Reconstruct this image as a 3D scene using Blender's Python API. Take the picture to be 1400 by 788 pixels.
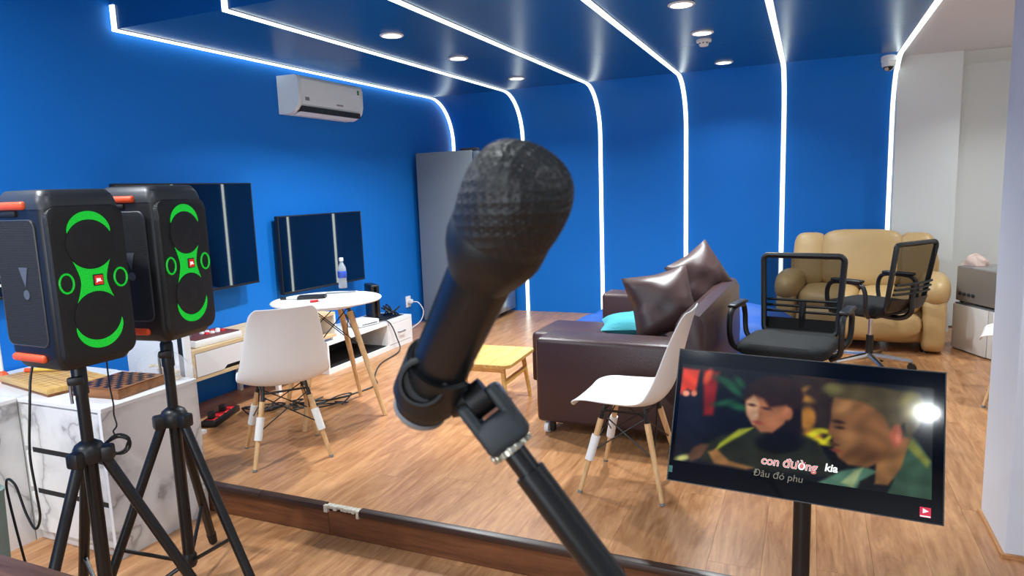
import bpy, bmesh, math, random
from mathutils import Vector, Matrix
random.seed(7)
for o in list(bpy.data.objects):
    bpy.data.objects.remove(o)
sc = bpy.context.scene
col = sc.collection
PI = math.pi
R_ = math.radians

# ------------------------------------------------------------------ camera
IW, IH, FPX = 1400.0, 788.0, 935.0
YAW, PITCH, ROLL = R_(23.565), R_(8.177), R_(-2.0)
CAM = Vector((0, 0, 1.57))
fw = Vector((-math.sin(YAW) * math.cos(PITCH), math.cos(YAW) * math.cos(PITCH), -math.sin(PITCH)))
r0 = Vector((math.cos(YAW), math.sin(YAW), 0))
u0 = r0.cross(fw)
rt = math.cos(ROLL) * r0 + math.sin(ROLL) * u0
up = -math.sin(ROLL) * r0 + math.cos(ROLL) * u0
cd = bpy.data.cameras.new('camera')
cam = bpy.data.objects.new('camera', cd)
col.objects.link(cam)
cam.matrix_world = Matrix(((rt.x, up.x, -fw.x, CAM.x), (rt.y, up.y, -fw.y, CAM.y), (rt.z, up.z, -fw.z, CAM.z), (0, 0, 0, 1)))
cd.sensor_width = 36.0
cd.lens = 36.0 * FPX / IW
cd.clip_start = 0.02
cd.dof.use_dof = True
cd.dof.focus_distance = 3.2
cd.dof.aperture_fstop = 14.0
sc.camera = cam

# ------------------------------------------------------------------ world, exposure
EXPO = 0.13
w = bpy.data.worlds.new('world')
sc.world = w
w.use_nodes = True
w.node_tree.nodes['Background'].inputs[0].default_value = (0.75, 0.85, 1.0, 1)
w.node_tree.nodes['Background'].inputs[1].default_value = 0.15
sc.view_settings.view_transform = 'Standard'
sc.view_settings.look = 'None'
sc.view_settings.exposure = EXPO
sc.view_settings.gamma = 1.0
sc.view_settings.use_curve_mapping = False
LAMP_W = 28.0          # power of a ceiling downlight
STRIP_E = 2.8          # emission of the LED strips
WIN_W = 70.0          # soft fill light at the added, unseen window behind the camera
ld = bpy.data.lights.new('added_window_light', 'AREA'); ld.shape = 'RECTANGLE'; ld.size = 2.6; ld.size_y = 1.4; ld.energy = WIN_W; ld.color = (0.88, 0.95, 1.0)
lo = bpy.data.objects.new('added_window_light', ld); col.objects.link(lo); lo.location = (-1.2, -2.52, 1.55); lo.rotation_euler = (math.pi / 2, 0, 0)


def ray(x, y):
    return rt * ((x - IW / 2) / FPX) + up * ((IH / 2 - y) / FPX) + fw


def onz(x, y, z):
    d = ray(x, y); return CAM + d * ((z - CAM.z) / d.z)


def ony(x, y, Y):
    d = ray(x, y); return CAM + d * (Y / d.y)


def onx(x, y, X):
    d = ray(x, y); return CAM + d * (X / d.x)


def at(x, y, dep):
    return CAM + ray(x, y) * dep


def project(P):
    d = Vector(P) - CAM
    z = d.dot(fw)
    return IW / 2 + FPX * d.dot(rt) / z, IH / 2 - FPX * d.dot(up) / z


# ------------------------------------------------------------------ materials
def lin(c):
    c = c / 255.0
    return c / 12.92 if c <= 0.04045 else ((c + 0.055) / 1.055) ** 2.4


def rgb(r, g, b):
    return (lin(r), lin(g), lin(b), 1)


MATS = {}


def mat(name, c, rough=0.5, metal=0.0, spec=0.5, emit=None, es=0.0, bump=None, var=None, alpha=None, trans=0.0, coat=0.0, sheen=0.0):
    """plain principled material; bump=(scale, strength), var=(scale, amount) mottles the colour"""
    m = bpy.data.materials.new(name)
    m.use_nodes = True
    nt = m.node_tree
    p = nt.nodes['Principled BSDF']
    p.inputs['Base Color'].default_value = c
    p.inputs['Roughness'].default_value = rough
    p.inputs['Metallic'].default_value = metal
    p.inputs['Specular IOR Level'].default_value = spec
    p.inputs['Coat Weight'].default_value = coat
    p.inputs['Sheen Weight'].default_value = sheen
    p.inputs['Transmission Weight'].default_value = trans
    if alpha is not None:
        p.inputs['Alpha'].default_value = alpha
    if emit:
        p.inputs['Emission Color'].default_value = emit
        p.inputs['Emission Strength'].default_value = es
    tc = nt.nodes.new('ShaderNodeTexCoord')
    if bump:
        n = nt.nodes.new('ShaderNodeTexNoise'); n.inputs['Scale'].default_value = bump[0]; n.inputs['Detail'].default_value = 3
        b = nt.nodes.new('ShaderNodeBump'); b.inputs['Strength'].default_value = bump[1]; b.inputs['Distance'].default_value = 0.01
        nt.links.new(tc.outputs['Object'], n.inputs['Vector'])
        nt.links.new(n.outputs['Fac'], b.inputs['Height'])
        nt.links.new(b.outputs['Normal'], p.inputs['Normal'])
    if var:
        n = nt.nodes.new('ShaderNodeTexNoise'); n.inputs['Scale'].default_value = var[0]; n.inputs['Detail'].default_value = 4
        mx = nt.nodes.new('ShaderNodeMix'); mx.data_type = 'RGBA'
        mx.inputs['A'].default_value = [v * (1 - var[1]) for v in c[:3]] + [1]
        mx.inputs['B'].default_value = [min(1, v * (1 + var[1])) for v in c[:3]] + [1]
        nt.links.new(tc.outputs['Object'], n.inputs['Vector'])
        nt.links.new(n.outputs['Fac'], mx.inputs['Factor'])
        nt.links.new(mx.outputs['Result'], p.inputs['Base Color'])
    MATS[name] = m
    return m


def wood(name, dark, light, axis=1, scale=(14, 1.2, 14), rough=0.35, rnd=True, cathedral=0.6, spec=0.5):
    """grain along one local axis, shifted per object"""
    m = bpy.data.materials.new(name)
    m.use_nodes = True
    nt = m.node_tree; L = nt.links
    p = nt.nodes['Principled BSDF']
    p.inputs['Roughness'].default_value = rough
    p.inputs['Specular IOR Level'].default_value = spec
    tc = nt.nodes.new('ShaderNodeTexCoord')
    oi = nt.nodes.new('ShaderNodeObjectInfo')
    mul = nt.nodes.new('ShaderNodeMath'); mul.operation = 'MULTIPLY'; mul.inputs[1].default_value = 37.0 if rnd else 0.0
    L.new(oi.outputs['Random'], mul.inputs[0])
    add = nt.nodes.new('ShaderNodeVectorMath'); add.operation = 'ADD'
    L.new(tc.outputs['Object'], add.inputs[0]); L.new(mul.outputs[0], add.inputs[1])
    mp = nt.nodes.new('ShaderNodeMapping')
    s = list(scale)
    if axis == 0: s = [scale[1], scale[0], scale[2]]
    if axis == 2: s = [scale[0], scale[2], scale[1]]
    mp.inputs['Scale'].default_value = s
    L.new(add.outputs[0], mp.inputs['Vector'])
    n1 = nt.nodes.new('ShaderNodeTexNoise'); n1.inputs['Scale'].default_value = 1.0; n1.inputs['Detail'].default_value = 6; n1.inputs['Roughness'].default_value = 0.65; n1.inputs['Distortion'].default_value = cathedral
    L.new(mp.outputs[0], n1.inputs['Vector'])
    n2 = nt.nodes.new('ShaderNodeTexNoise'); n2.inputs['Scale'].default_value = 6.0; n2.inputs['Detail'].default_value = 3
    L.new(mp.outputs[0], n2.inputs['Vector'])
    mixf = nt.nodes.new('ShaderNodeMath'); mixf.operation = 'MULTIPLY_ADD'; mixf.inputs[1].default_value = 0.35
    L.new(n2.outputs['Fac'], mixf.inputs[0]); 
    sub = nt.nodes.new('ShaderNodeMath'); sub.operation = 'SUBTRACT'; sub.inputs[1].default_value = 0.175
    L.new(n1.outputs['Fac'], sub.inputs[0]); L.new(sub.outputs[0], mixf.inputs[2])
    cr = nt.nodes.new('ShaderNodeValToRGB')
    cr.color_ramp.elements[0].position = 0.33; cr.color_ramp.elements[0].color = dark
    cr.color_ramp.elements[1].position = 0.68; cr.color_ramp.elements[1].color = light
    L.new(mixf.outputs[0], cr.inputs['Fac'])
    hs = nt.nodes.new('ShaderNodeHueSaturation')
    mr = nt.nodes.new('ShaderNodeMapRange'); mr.inputs['To Min'].default_value = 0.95 if rnd else 1.0; mr.inputs['To Max'].default_value = 1.05 if rnd else 1.0
    L.new(oi.outputs['Random'], mr.inputs['Value']); L.new(mr.outputs[0], hs.inputs['Value'])
    L.new(cr.outputs['Color'], hs.inputs['Color'])
    L.new(hs.outputs['Color'], p.inputs['Base Color'])
    b = nt.nodes.new('ShaderNodeBump'); b.inputs['Strength'].default_value = 0.05; b.inputs['Distance'].default_value = 0.004
    L.new(n2.outputs['Fac'], b.inputs['Height']); L.new(b.outputs['Normal'], p.inputs['Normal'])
    MATS[name] = m
    return m


def marble(name):
    m = bpy.data.materials.new(name)
    m.use_nodes = True
    nt = m.node_tree; L = nt.links
    p = nt.nodes['Principled BSDF']; p.inputs['Roughness'].default_value = 0.25
    tc = nt.nodes.new('ShaderNodeTexCoord')
    n0 = nt.nodes.new('ShaderNodeTexNoise'); n0.inputs['Scale'].default_value = 2.2; n0.inputs['Detail'].default_value = 5
    L.new(tc.outputs['Object'], n0.inputs['Vector'])
    mx = nt.nodes.new('ShaderNodeVectorMath'); mx.operation = 'MULTIPLY_ADD'; mx.inputs[1].default_value = (0.9, 0.9, 0.9)
    L.new(n0.outputs['Color'], mx.inputs[0]); L.new(tc.outputs['Object'], mx.inputs[2])
    n = nt.nodes.new('ShaderNodeTexNoise'); n.inputs['Scale'].default_value = 1.9; n.inputs['Detail'].default_value = 2
    L.new(mx.outputs[0], n.inputs['Vector'])
    s = nt.nodes.new('ShaderNodeMath'); s.operation = 'SUBTRACT'; s.inputs[1].default_value = 0.5
    L.new(n.outputs['Fac'], s.inputs[0])
    a = nt.nodes.new('ShaderNodeMath'); a.operation = 'ABSOLUTE'; L.new(s.outputs[0], a.inputs[0])
    cr = nt.nodes.new('ShaderNodeValToRGB')
    cr.color_ramp.elements[0].position = 0.0; cr.color_ramp.elements[0].color = rgb(168, 164, 164)
    cr.color_ramp.elements[1].position = 0.02; cr.color_ramp.elements[1].color = rgb(212, 212, 211)
    e = cr.color_ramp.elements.new(0.09); e.color = rgb(232, 231, 230)
    L.new(a.outputs[0], cr.inputs['Fac'])
    L.new(cr.outputs['Color'], p.inputs['Base Color'])
    MATS[name] = m
    return m


def grille(name, c, scale, strength, rough=0.5, dots=None):
    m = bpy.data.materials.new(name)
    m.use_nodes = True
    nt = m.node_tree; L = nt.links
    p = nt.nodes['Principled BSDF']; p.inputs['Base Color'].default_value = c; p.inputs['Roughness'].default_value = rough
    tc = nt.nodes.new('ShaderNodeTexCoord')
    v = nt.nodes.new('ShaderNodeTexVoronoi'); v.inputs['Scale'].default_value = scale; v.inputs['Randomness'].default_value = 0.0 if dots is None else dots
    L.new(tc.outputs['Object'], v.inputs['Vector'])
    b = nt.nodes.new('ShaderNodeBump'); b.inputs['Strength'].default_value = strength; b.inputs['Distance'].default_value = 0.004
    L.new(v.outputs['Distance'], b.inputs['Height']); L.new(b.outputs['Normal'], p.inputs['Normal'])
    MATS[name] = m
    return m


def emis_attr(name, strength, rough=0.08):
    m = bpy.data.materials.new(name)
    m.use_nodes = True
    nt = m.node_tree
    p = nt.nodes['Principled BSDF']
    p.inputs['Base Color'].default_value = (0.004, 0.004, 0.005, 1); p.inputs['Roughness'].default_value = rough
    a = nt.nodes.new('ShaderNodeAttribute'); a.attribute_name = 'Col'
    nt.links.new(a.outputs['Color'], p.inputs['Emission Color'])
    p.inputs['Emission Strength'].default_value = strength
    MATS[name] = m
    return m


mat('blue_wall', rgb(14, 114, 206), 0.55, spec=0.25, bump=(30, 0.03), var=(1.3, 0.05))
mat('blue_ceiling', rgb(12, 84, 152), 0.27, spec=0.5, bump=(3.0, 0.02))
mat('white_wall', rgb(226, 228, 226), 0.7, bump=(40, 0.03))
mat('white_ceiling', rgb(215, 215, 214), 0.8)
mat('pillar_paint', rgb(216, 219, 226), 0.6, bump=(9, 0.12), var=(5, 0.04))
wood('floor_wood', rgb(158, 106, 66), rgb(202, 150, 104), 1, (13, 1.7, 13), 0.3, cathedral=1.6)
mat('subfloor', rgb(70, 42, 26), 0.8)
wood('riser_wood', rgb(84, 48, 28), rgb(124, 76, 46), 0, (16, 1.5, 16), 0.4)
mat('nosing_dark', rgb(52, 32, 24), 0.35)
mat('nosing_chip', rgb(205, 196, 178), 0.6, bump=(60, 0.6), var=(30, 0.3))
wood('trim_wood', rgb(168, 112, 66), rgb(204, 148, 96), 1, (20, 2, 20), 0.4)
wood('pale_wood', rgb(196, 152, 100), rgb(226, 188, 138), 2, (30, 3, 30), 0.45)
wood('pale_board', rgb(206, 176, 134), rgb(228, 202, 160), 1, (26, 2.5, 26), 0.5)
wood('stool_wood', rgb(206, 152, 78), rgb(238, 192, 116), 1, (20, 2.2, 20), 0.35)
wood('bamboo', rgb(196, 150, 82), rgb(226, 184, 112), 0, (30, 1.5, 30), 0.45)
wood('chess_wood', rgb(120, 72, 36), rgb(166, 108, 60), 0, (22, 2, 22), 0.4)
wood('table_wood', rgb(78, 52, 44), rgb(128, 92, 76), 0, (18, 1.2, 18), 0.4)
marble('marble')
mat('window_glass', rgb(190, 205, 220), 0.05, spec=0.5)
mat('white_gloss', rgb(238, 238, 238), 0.25)
mat('white_matte', rgb(232, 232, 230), 0.5)
mat('white_plastic', rgb(236, 234, 232), 0.35, spec=0.5)
mat('black_plastic', rgb(22, 22, 24), 0.4)
mat('black_matte', rgb(16, 16, 18), 0.6)
mat('black_metal', rgb(18, 18, 20), 0.35, spec=0.5)
mat('black_gloss', rgb(6, 7, 10), 0.06, spec=0.5)
mat('tv_glass', rgb(3, 4, 7), 0.02, spec=1.0)
MATS['tv_glass'].node_tree.nodes['Principled BSDF'].inputs['IOR'].default_value = 1.62
mat('dark_grey', rgb(48, 50, 52), 0.45)
mat('mid_grey', rgb(120, 122, 124), 0.45)
mat('chrome', rgb(210, 210, 212), 0.2, metal=1.0)
mat('steel', rgb(170, 172, 174), 0.35, metal=1.0)
mat('fridge_grey', rgb(126, 134, 142), 0.4, metal=0.0, spec=0.5)
mat('fridge_door', rgb(150, 160, 168), 0.22, metal=0.6)
mat('lamp_white', (1, 1, 1, 1), 0.5, emit=(1, 0.98, 0.94, 1), es=6.0)
mat('led', (1, 1, 1, 1), 0.5, emit=(0.86, 1.0, 0.95, 1), es=STRIP_E)
mat('ac_white', rgb(228, 232, 232), 0.3)
mat('ac_dark', rgb(24, 22, 22), 0.5)
mat('green_sticker', rgb(60, 130, 70), 0.5)
mat('orange', rgb(236, 88, 40), 0.45)
mat('green_light', (0, 0, 0, 1), 0.4, emit=(0.0, 0.62, 0.03, 1), es=1.0)
_nt = MATS['green_light'].node_tree; _p = _nt.nodes['Principled BSDF']
_tc = _nt.nodes.new('ShaderNodeTexCoord'); _v = _nt.nodes.new('ShaderNodeTexVoronoi'); _v.inputs['Scale'].default_value = 230; _v.inputs['Randomness'].default_value = 0.15
_mr = _nt.nodes.new('ShaderNodeMapRange'); _mr.inputs['From Min'].default_value = 0.2; _mr.inputs['From Max'].default_value = 0.6; _mr.inputs['To Min'].default_value = 1.15; _mr.inputs['To Max'].default_value = 0.45
_nt.links.new(_tc.outputs['Object'], _v.inputs['Vector']); _nt.links.new(_v.outputs['Distance'], _mr.inputs['Value']); _nt.links.new(_mr.outputs[0], _p.inputs['Emission Strength'])
mat('logo_red', rgb(196, 40, 28), 0.4, emit=rgb(196, 40, 28), es=0.5)
mat('logo_white', rgb(240, 240, 240), 0.4, emit=(1, 1, 1, 1), es=0.8)
grille('speaker_grille', rgb(16, 17, 18), 260, 0.5, 0.5)
grille('speaker_side', rgb(22, 23, 25), 190, 0.8, 0.75)
mat('speaker_body', rgb(22, 23, 26), 0.42, bump=(300, 0.05))
mat('speaker_cap', rgb(52, 54, 58), 0.4)
mat('speaker_logo', rgb(92, 94, 98), 0.4)
mat('leather_brown', rgb(58, 36, 37), 0.38, bump=(120, 0.12), spec=0.5)
mat('leather_cushion', rgb(66, 46, 45), 0.42, bump=(9, 0.12), spec=0.5)
mat('leather_tan', rgb(188, 156, 106), 0.42, bump=(60, 0.12), var=(6, 0.1))
mat('teal_fabric', rgb(52, 138, 150), 0.85, bump=(80, 0.3))
mat('blue_cloth', rgb(20, 78, 160), 0.6, bump=(8, 0.4))
mat('seat_fabric', rgb(24, 26, 28), 0.9, bump=(200, 0.3))
mat('chair_frame', rgb(20, 21, 22), 0.38)
mat('mesh_fabric', rgb(16, 15, 15), 0.9, alpha=0.72, spec=0.1)
mat('microwave', rgb(150, 148, 146), 0.35, metal=0.4)
mat('bag', rgb(226, 226, 226), 0.15, alpha=0.22, spec=0.6, bump=(20, 0.6))
mat('bag_content', rgb(214, 192, 158), 0.6)
mat('bag_pink', rgb(218, 190, 178), 0.5, alpha=0.8, bump=(30, 0.5))
mat('bottle', rgb(225, 235, 240), 0.08, alpha=0.32, spec=0.6)
mat('bottle_label', rgb(52, 86, 190), 0.4)
mat('red_plastic', rgb(214, 34, 40), 0.35)
mat('red_dark', rgb(104, 52, 48), 0.5)
mat('yellow', rgb(222, 190, 80), 0.5)
mat('paper', rgb(238, 238, 236), 0.7)
mat('paper_red', rgb(160, 96, 88), 0.6)
mat('green_grey', rgb(128, 146, 138), 0.7)
mat('mic_body', rgb(14, 15, 18), 0.3, spec=0.5)
mat('mic_ring', rgb(10, 10, 11), 0.45)
grille('mic_grille', rgb(17, 17, 18), 190, 0.3, 0.5)
mat('mic_bracket', rgb(38, 44, 48), 0.55)
mat('boom', rgb(8, 8, 9), 0.35)
mat('ring_silver', rgb(200, 196, 180), 0.3, metal=0.9)
emis_attr('screen_picture', 1.0)
mat('lyric_white', (0, 0, 0, 1), 0.5, emit=(1, 1, 1, 1), es=0.95)
mat('lyric_red', (0, 0, 0, 1), 0.5, emit=rgb(222, 110, 104), es=1.0)
mat('lyric_faint', (0, 0, 0, 1), 0.5, emit=rgb(112, 108, 92), es=1.0)
mat('badge_red', (0, 0, 0, 1), 0.5, emit=rgb(208, 30, 70), es=1.0)
mat('badge_green', (0, 0, 0, 1), 0.5, emit=rgb(30, 90, 80), es=1.0)
mat('screen_blue', (0, 0, 0, 1), 0.3, emit=rgb(48, 60, 200), es=1.0)
mat('screen_white', (0, 0, 0, 1), 0.3, emit=rgb(225, 225, 225), es=1.0)
mat('screen_navy', (0.001, 0.002, 0.006, 1), 0.1, emit=rgb(8, 22, 44), es=1.0)


# ------------------------------------------------------------------ mesh helpers
class MB:
    def __init__(self):
        self.bm = bmesh.new()

    def _take(self, other, M=None):
        me = bpy.data.meshes.new('tmp'); other.to_mesh(me); other.free()
        if M is not None: me.transform(M)
        self.bm.from_mesh(me); bpy.data.meshes.remove(me)
        return self

    def box(self, c, s, r=0.0, seg=2, M=None):
        b = bmesh.new()
        bmesh.ops.create_cube(b, size=1.0)
        for v in b.verts:
            v.co = Vector((v.co.x * s[0], v.co.y * s[1], v.co.z * s[2]))
        if r > 0:
            bmesh.ops.bevel(b, geom=list(b.edges), offset=min(r, min(s) * 0.49), segments=seg, profile=0.5, affect='EDGES')
        T = Matrix.Translation(Vector(c))
        return self._take(b, T @ M if M is not None else T)

    def box2(self, lo, hi, r=0.0, seg=2):
        lo, hi = Vector(lo), Vector(hi)
        return self.box((lo + hi) / 2, hi - lo, r, seg)

    def cyl(self, p, q, r1, r2=None, n=14, cap=True):
        p, q = Vector(p), Vector(q)
        r2 = r1 if r2 is None else r2
        return self.tubex([p, q], [r1, r2], n, cap)

    def tubex(self, pts, rad, n=10, cap=True, closed=False):
        pts = [Vector(p) for p in pts]
        if not isinstance(rad, (list, tuple)): rad = [rad] * len(pts)
        rings = []
        N = len(pts)
        prev = None
        for i, p in enumerate(pts):
            if closed: d = pts[(i + 1) % N] - pts[i - 1]
            else: d = pts[min(i + 1, N - 1)] - pts[max(i - 1, 0)]
            d.normalize()
            if prev is None:
                a = Vector((0, 0, 1)) if abs(d.z) < 0.9 else Vector((1, 0, 0))
                u = d.cross(a).normalized()
            else:
                u = (prev - d * prev.dot(d)).normalized()
            prev = u
            v = d.cross(u)
            rings.append([self.bm.verts.new(p + (u * math.cos(2 * PI * k / n) + v * math.sin(2 * PI * k / n)) * rad[i]) for k in range(n)])
        M = N if closed else N - 1
        for i in range(M):
            a, b = rings[i], rings[(i + 1) % N]
            for k in range(n):
                self.bm.faces.new((a[k], a[(k + 1) % n], b[(k + 1) % n], b[k]))
        if cap and not closed:
            self.bm.faces.new(list(reversed(rings[0]))); self.bm.faces.new(rings[-1])
        return self

    def lathe(self, prof, p=(0, 0, 0), axis=(0, 0, 1), n=24, caps=True):
        """prof: (radius, height along axis)"""
        ax = Vector(axis).normalized(); p = Vector(p)
        a = Vector((0, 0, 1)) if abs(ax.z) < 0.9 else Vector((1, 0, 0))
        u = ax.cross(a).normalized(); v = ax.cross(u)
        rings = []
        for r, h in prof:
            rings.append([self.bm.verts.new(p + ax * h + (u * math.cos(2 * PI * k / n) + v * math.sin(2 * PI * k / n)) * max(r, 1e-4)) for k in range(n)])
        for i in range(len(rings) - 1):
            A, B = rings[i], rings[i + 1]
            for k in range(n):
                self.bm.faces.new((A[k], A[(k + 1) % n], B[(k + 1) % n], B[k]))
        if caps:
            self.bm.faces.new(list(reversed(rings[0]))); self.bm.faces.new(rings[-1])
        return self

    def prism(self, poly, h0, h1, ax='z', M=None):
        """poly of 2D points extruded along ax; ax x: (y,z), y: (x,z), z: (x,y)"""
        def P(a, b, h):
            v = {'x': Vector((h, a, b)), 'y': Vector((a, h, b)), 'z': Vector((a, b, h))}[ax]
            return M @ v if M is not None else v
        A = [self.bm.verts.new(P(a, b, h0)) for a, b in poly]
        B = [self.bm.verts.new(P(a, b, h1)) for a, b in poly]
        n = len(poly)
        self.bm.faces.new(list(reversed(A))); self.bm.faces.new(B)
        for i in range(n):
            self.bm.faces.new((A[i], A[(i + 1) % n], B[(i + 1) % n], B[i]))
        return self

    def loft(self, rings, cap=True):
        rs = [[self.bm.verts.new(Vector(p)) for p in r] for r in rings]
        n = len(rs[0])
        for i in range(len(rs) - 1):
            for k in range(n):
                self.bm.faces.new((rs[i][k], rs[i][(k + 1) % n], rs[i + 1][(k + 1) % n], rs[i + 1][k]))
        if cap:
            self.bm.faces.new(list(reversed(rs[0]))); self.bm.faces.new(rs[-1])
        return self

    def grid(self, fn, nu, nv):
        vs = [[self.bm.verts.new(Vector(fn(i / nu, j / nv))) for j in range(nv + 1)] for i in range(nu + 1)]
        for i in range(nu):
            for j in range(nv):
                self.bm.faces.new((vs[i][j], vs[i + 1][j], vs[i + 1][j + 1], vs[i][j + 1]))
        return self

    def quad(self, *pts):
        self.bm.faces.new([self.bm.verts.new(Vector(p)) for p in pts]); return self

    def ball(self, c, r, sc_=(1, 1, 1), u=16, v=10):
        b = bmesh.new()
        bmesh.ops.create_uvsphere(b, u_segments=u, v_segments=v, radius=r)
        return self._take(b, Matrix.Translation(Vector(c)) @ Matrix.Diagonal((*sc_, 1)))

    def build(self, name, m, parent=None, smooth=True, M=None):
        bmesh.ops.recalc_face_normals(self.bm, faces=list(self.bm.faces))
        me = bpy.data.meshes.new(name)
        if M is not None: bmesh.ops.transform(self.bm, matrix=M, verts=list(self.bm.verts))
        self.bm.to_mesh(me); self.bm.free()
        me.materials.append(MATS[m] if isinstance(m, str) else m)
        o = bpy.data.objects.new(name, me)
        col.objects.link(o)
        if smooth:
            me.polygons.foreach_set('use_smooth', [True] * len(me.polygons))
            try: me.set_sharp_from_angle(angle=R_(38))
            except Exception: pass
        if parent is not None: o.parent = parent
        return o


def rrect(w_, h_, r, n=5):
    """rounded rectangle outline centred at 0"""
    out = []
    for cx, cy, a0 in ((w_ / 2 - r, h_ / 2 - r, 0), (-w_ / 2 + r, h_ / 2 - r, 90), (-w_ / 2 + r, -h_ / 2 + r, 180), (w_ / 2 - r, -h_ / 2 + r, 270)):
        for k in range(n + 1):
            a = R_(a0 + 90 * k / n)
            out.append((cx + r * math.cos(a), cy + r * math.sin(a)))
    return out


def crom(P, n=8):
    """Catmull-Rom through points of any dimension"""
    out = []
    for i in range(len(P) - 1):
        p0 = P[max(i - 1, 0)]; p1 = P[i]; p2 = P[i + 1]; p3 = P[min(i + 2, len(P) - 1)]
        for k in range(n):
            t = k / n
            out.append(tuple(0.5 * (2 * b + (c - a) * t + (2 * a - 5 * b + 4 * c - d) * t * t + (3 * b - a - 3 * c + d) * t ** 3) for a, b, c, d in zip(p0, p1, p2, p3)))
    out.append(tuple(P[-1]))
    return out


def tag(o, label=None, cat=None, group=None, kind=None):
    if label: o['label'] = label
    if cat: o['category'] = cat
    if group: o['group'] = group
    if kind: o['kind'] = kind
    return o


def thing(name, label, cat, loc=(0, 0, 0), rz=0.0, group=None):
    o = bpy.data.objects.new(name, None)
    o.empty_display_size = 0.1
    col.objects.link(o)
    o.location = loc; o.rotation_euler = (0, 0, rz)
    return tag(o, label, cat, group)


def copy_tree(o, parent=None):
    c = o.copy(); col.objects.link(c)
    if parent is not None: c.parent = parent
    for ch in list(o.children): copy_tree(ch, c)
    return c


def cable(name, pts, r, m, label=None, parent=None, n=6):
    o = MB().tubex(crom([tuple(p) for p in pts], 8), r, n).build(name, m, parent)
    if label: tag(o, label, 'cable')
    return o


def text_mesh(name, s, size, m, parent, M, shear=0.0, ext=0.0003, offset=0.0, align='LEFT'):
    cu = bpy.data.curves.new(name, 'FONT')
    cu.body = s; cu.size = size; cu.extrude = ext; cu.shear = shear; cu.offset = offset; cu.align_x = align
    to = bpy.data.objects.new(name, cu); col.objects.link(to)
    dg = bpy.context.evaluated_depsgraph_get()
    me = bpy.data.meshes.new_from_object(to.evaluated_get(dg))
    bpy.data.objects.remove(to)
    me.transform(M); me.materials.clear(); me.materials.append(MATS[m])
    o = bpy.data.objects.new(name, me); col.objects.link(o); o.parent = parent
    return o


# ------------------------------------------------------------------ the room
XL, XS, XR = -3.93, 0.70, 2.3        # left wall, edge of the blue ceiling, right wall
YF, YE, YB = -2.6, 2.405, 7.36       # wall behind the camera, platform edge, back wall
ZP, ZC, ZU = 0.15, 2.62, 2.95        # platform, blue ceiling, higher ceiling
YC, CR = 3.05, 0.5                   # front of the dropped ceiling, cove radius


def struct(name, mb, m, smooth=False):
    return tag(mb.build(name, m, None, smooth), kind='structure')


def planks(floor, x0, x1, y0, y1, z, wdt=0.19, ln=1.2, skip=None):
    th, gap = 0.008, 0.0008
    cache = {}
    k = 0
    x = x0
    while x < x1 - 0.01:
        w_ = min(wdt, x1 - x)
        y = y0 - (k * 0.47 % 1.0) * ln
        while y < y1 - 0.01:
            a, b = max(y, y0), min(y + ln, y1)
            if b - a > 0.02 and not (skip and skip(x, x + w_, a, b)):
                key = (round(w_, 3), round(b - a, 3))
                if key not in cache:
                    mb = MB().box((0, 0, -th / 2), (w_ - gap, b - a - gap, th))
                    o = mb.build('plank', 'floor_wood', floor, False); cache[key] = o.data
                else:
                    o = bpy.data.objects.new('plank', cache[key]); col.objects.link(o); o.parent = floor
                o.location = (x + w_ / 2, (a + b) / 2, z)
            y += ln
        x += w_
        k += 1


fl = struct('floor', MB().box2((XL - .1, YF - .1, -0.1), (XR + .1, YE + 0.02, -0.0082)), 'subfloor')
planks(fl, XL, XR, YF + 1.5, YE, 0.0)
fr = struct('floor_raised', MB().box2((XL - .1, YE + 0.012, -0.1), (XR + .1, YB + 0.35, ZP - 0.0082)), 'subfloor')
planks(fr, XL, XR, YE + 0.012, YB, ZP)
rs = struct('trim_1', MB().box2((XL, YE + 0.006, 0), (XR, YE + 0.012, ZP - 0.02)), 'subfloor')
xs = [XL, -2.75, -2.02, -0.62, 0.8, XR]
for a, b in zip(xs[:-1], xs[1:]):
    o = MB().box2((-(b - a) / 2 + .001, -0.006, 0.002), ((b - a) / 2 - .001, 0.006, ZP - 0.026), 0.001, 1).build('riser_board', 'riser_wood', rs, False)
    o.location = ((a + b) / 2, YE, 0)
ns = struct('trim_2', MB().box2((XL, YE + 0.0, ZP - 0.026), (XR, YE + 0.03, ZP - 0.009)), 'nosing_dark')
for a, b in ((XL, -2.42), (-2.419, -2.03), (-1.84, 0.3), (0.301, XR)):
    prof = [(YE - 0.018, ZP - 0.026), (YE - 0.02, ZP - 0.012), (YE - 0.016, ZP - 0.001), (YE - 0.006, ZP + 0.003), (YE + 0.018, ZP + 0.003), (YE + 0.02, ZP - 0.026)]
    MB().prism(prof, a + .001, b - .001, 'x').build('nosing', 'nosing_dark', ns)
random.seed(3)
mb = MB()
for k in range(9):
    x = -2.025 + k * 0.0205
    mb.box2((x, YE - 0.012 - random.random() * .008, ZP - 0.02 + random.random() * .012), (x + 0.019, YE + 0.014, ZP + 0.002), 0.002, 1)
mb.box2((-2.032, YE - 0.021, ZP - 0.03), (-2.012, YE - 0.004, ZP + 0.003)); mb.box2((-1.852, YE - 0.021, ZP - 0.034), (-1.838, YE - 0.004, ZP + 0.001))
tag(mb.build('nosing_damage', 'nosing_chip', ns, False), 'broken pale stretch of the step edge')

struct('wall_left', MB().box2((XL - 0.1, YF, 0), (XL, YB + 0.1, ZU)), 'blue_wall')
arc = [(YB - CR + CR * math.sin(R_(a)), ZC - CR + CR * math.cos(R_(a))) for a in range(0, 91, 5)]
struct('wall_back', MB().prism(arc + [(YB, ZP - .1), (YB + 0.1, ZP - .1), (YB + 0.1, ZC + 0.05), (YB - CR, ZC + 0.05)], XL, XS, 'x'), 'blue_wall', True)
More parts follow.
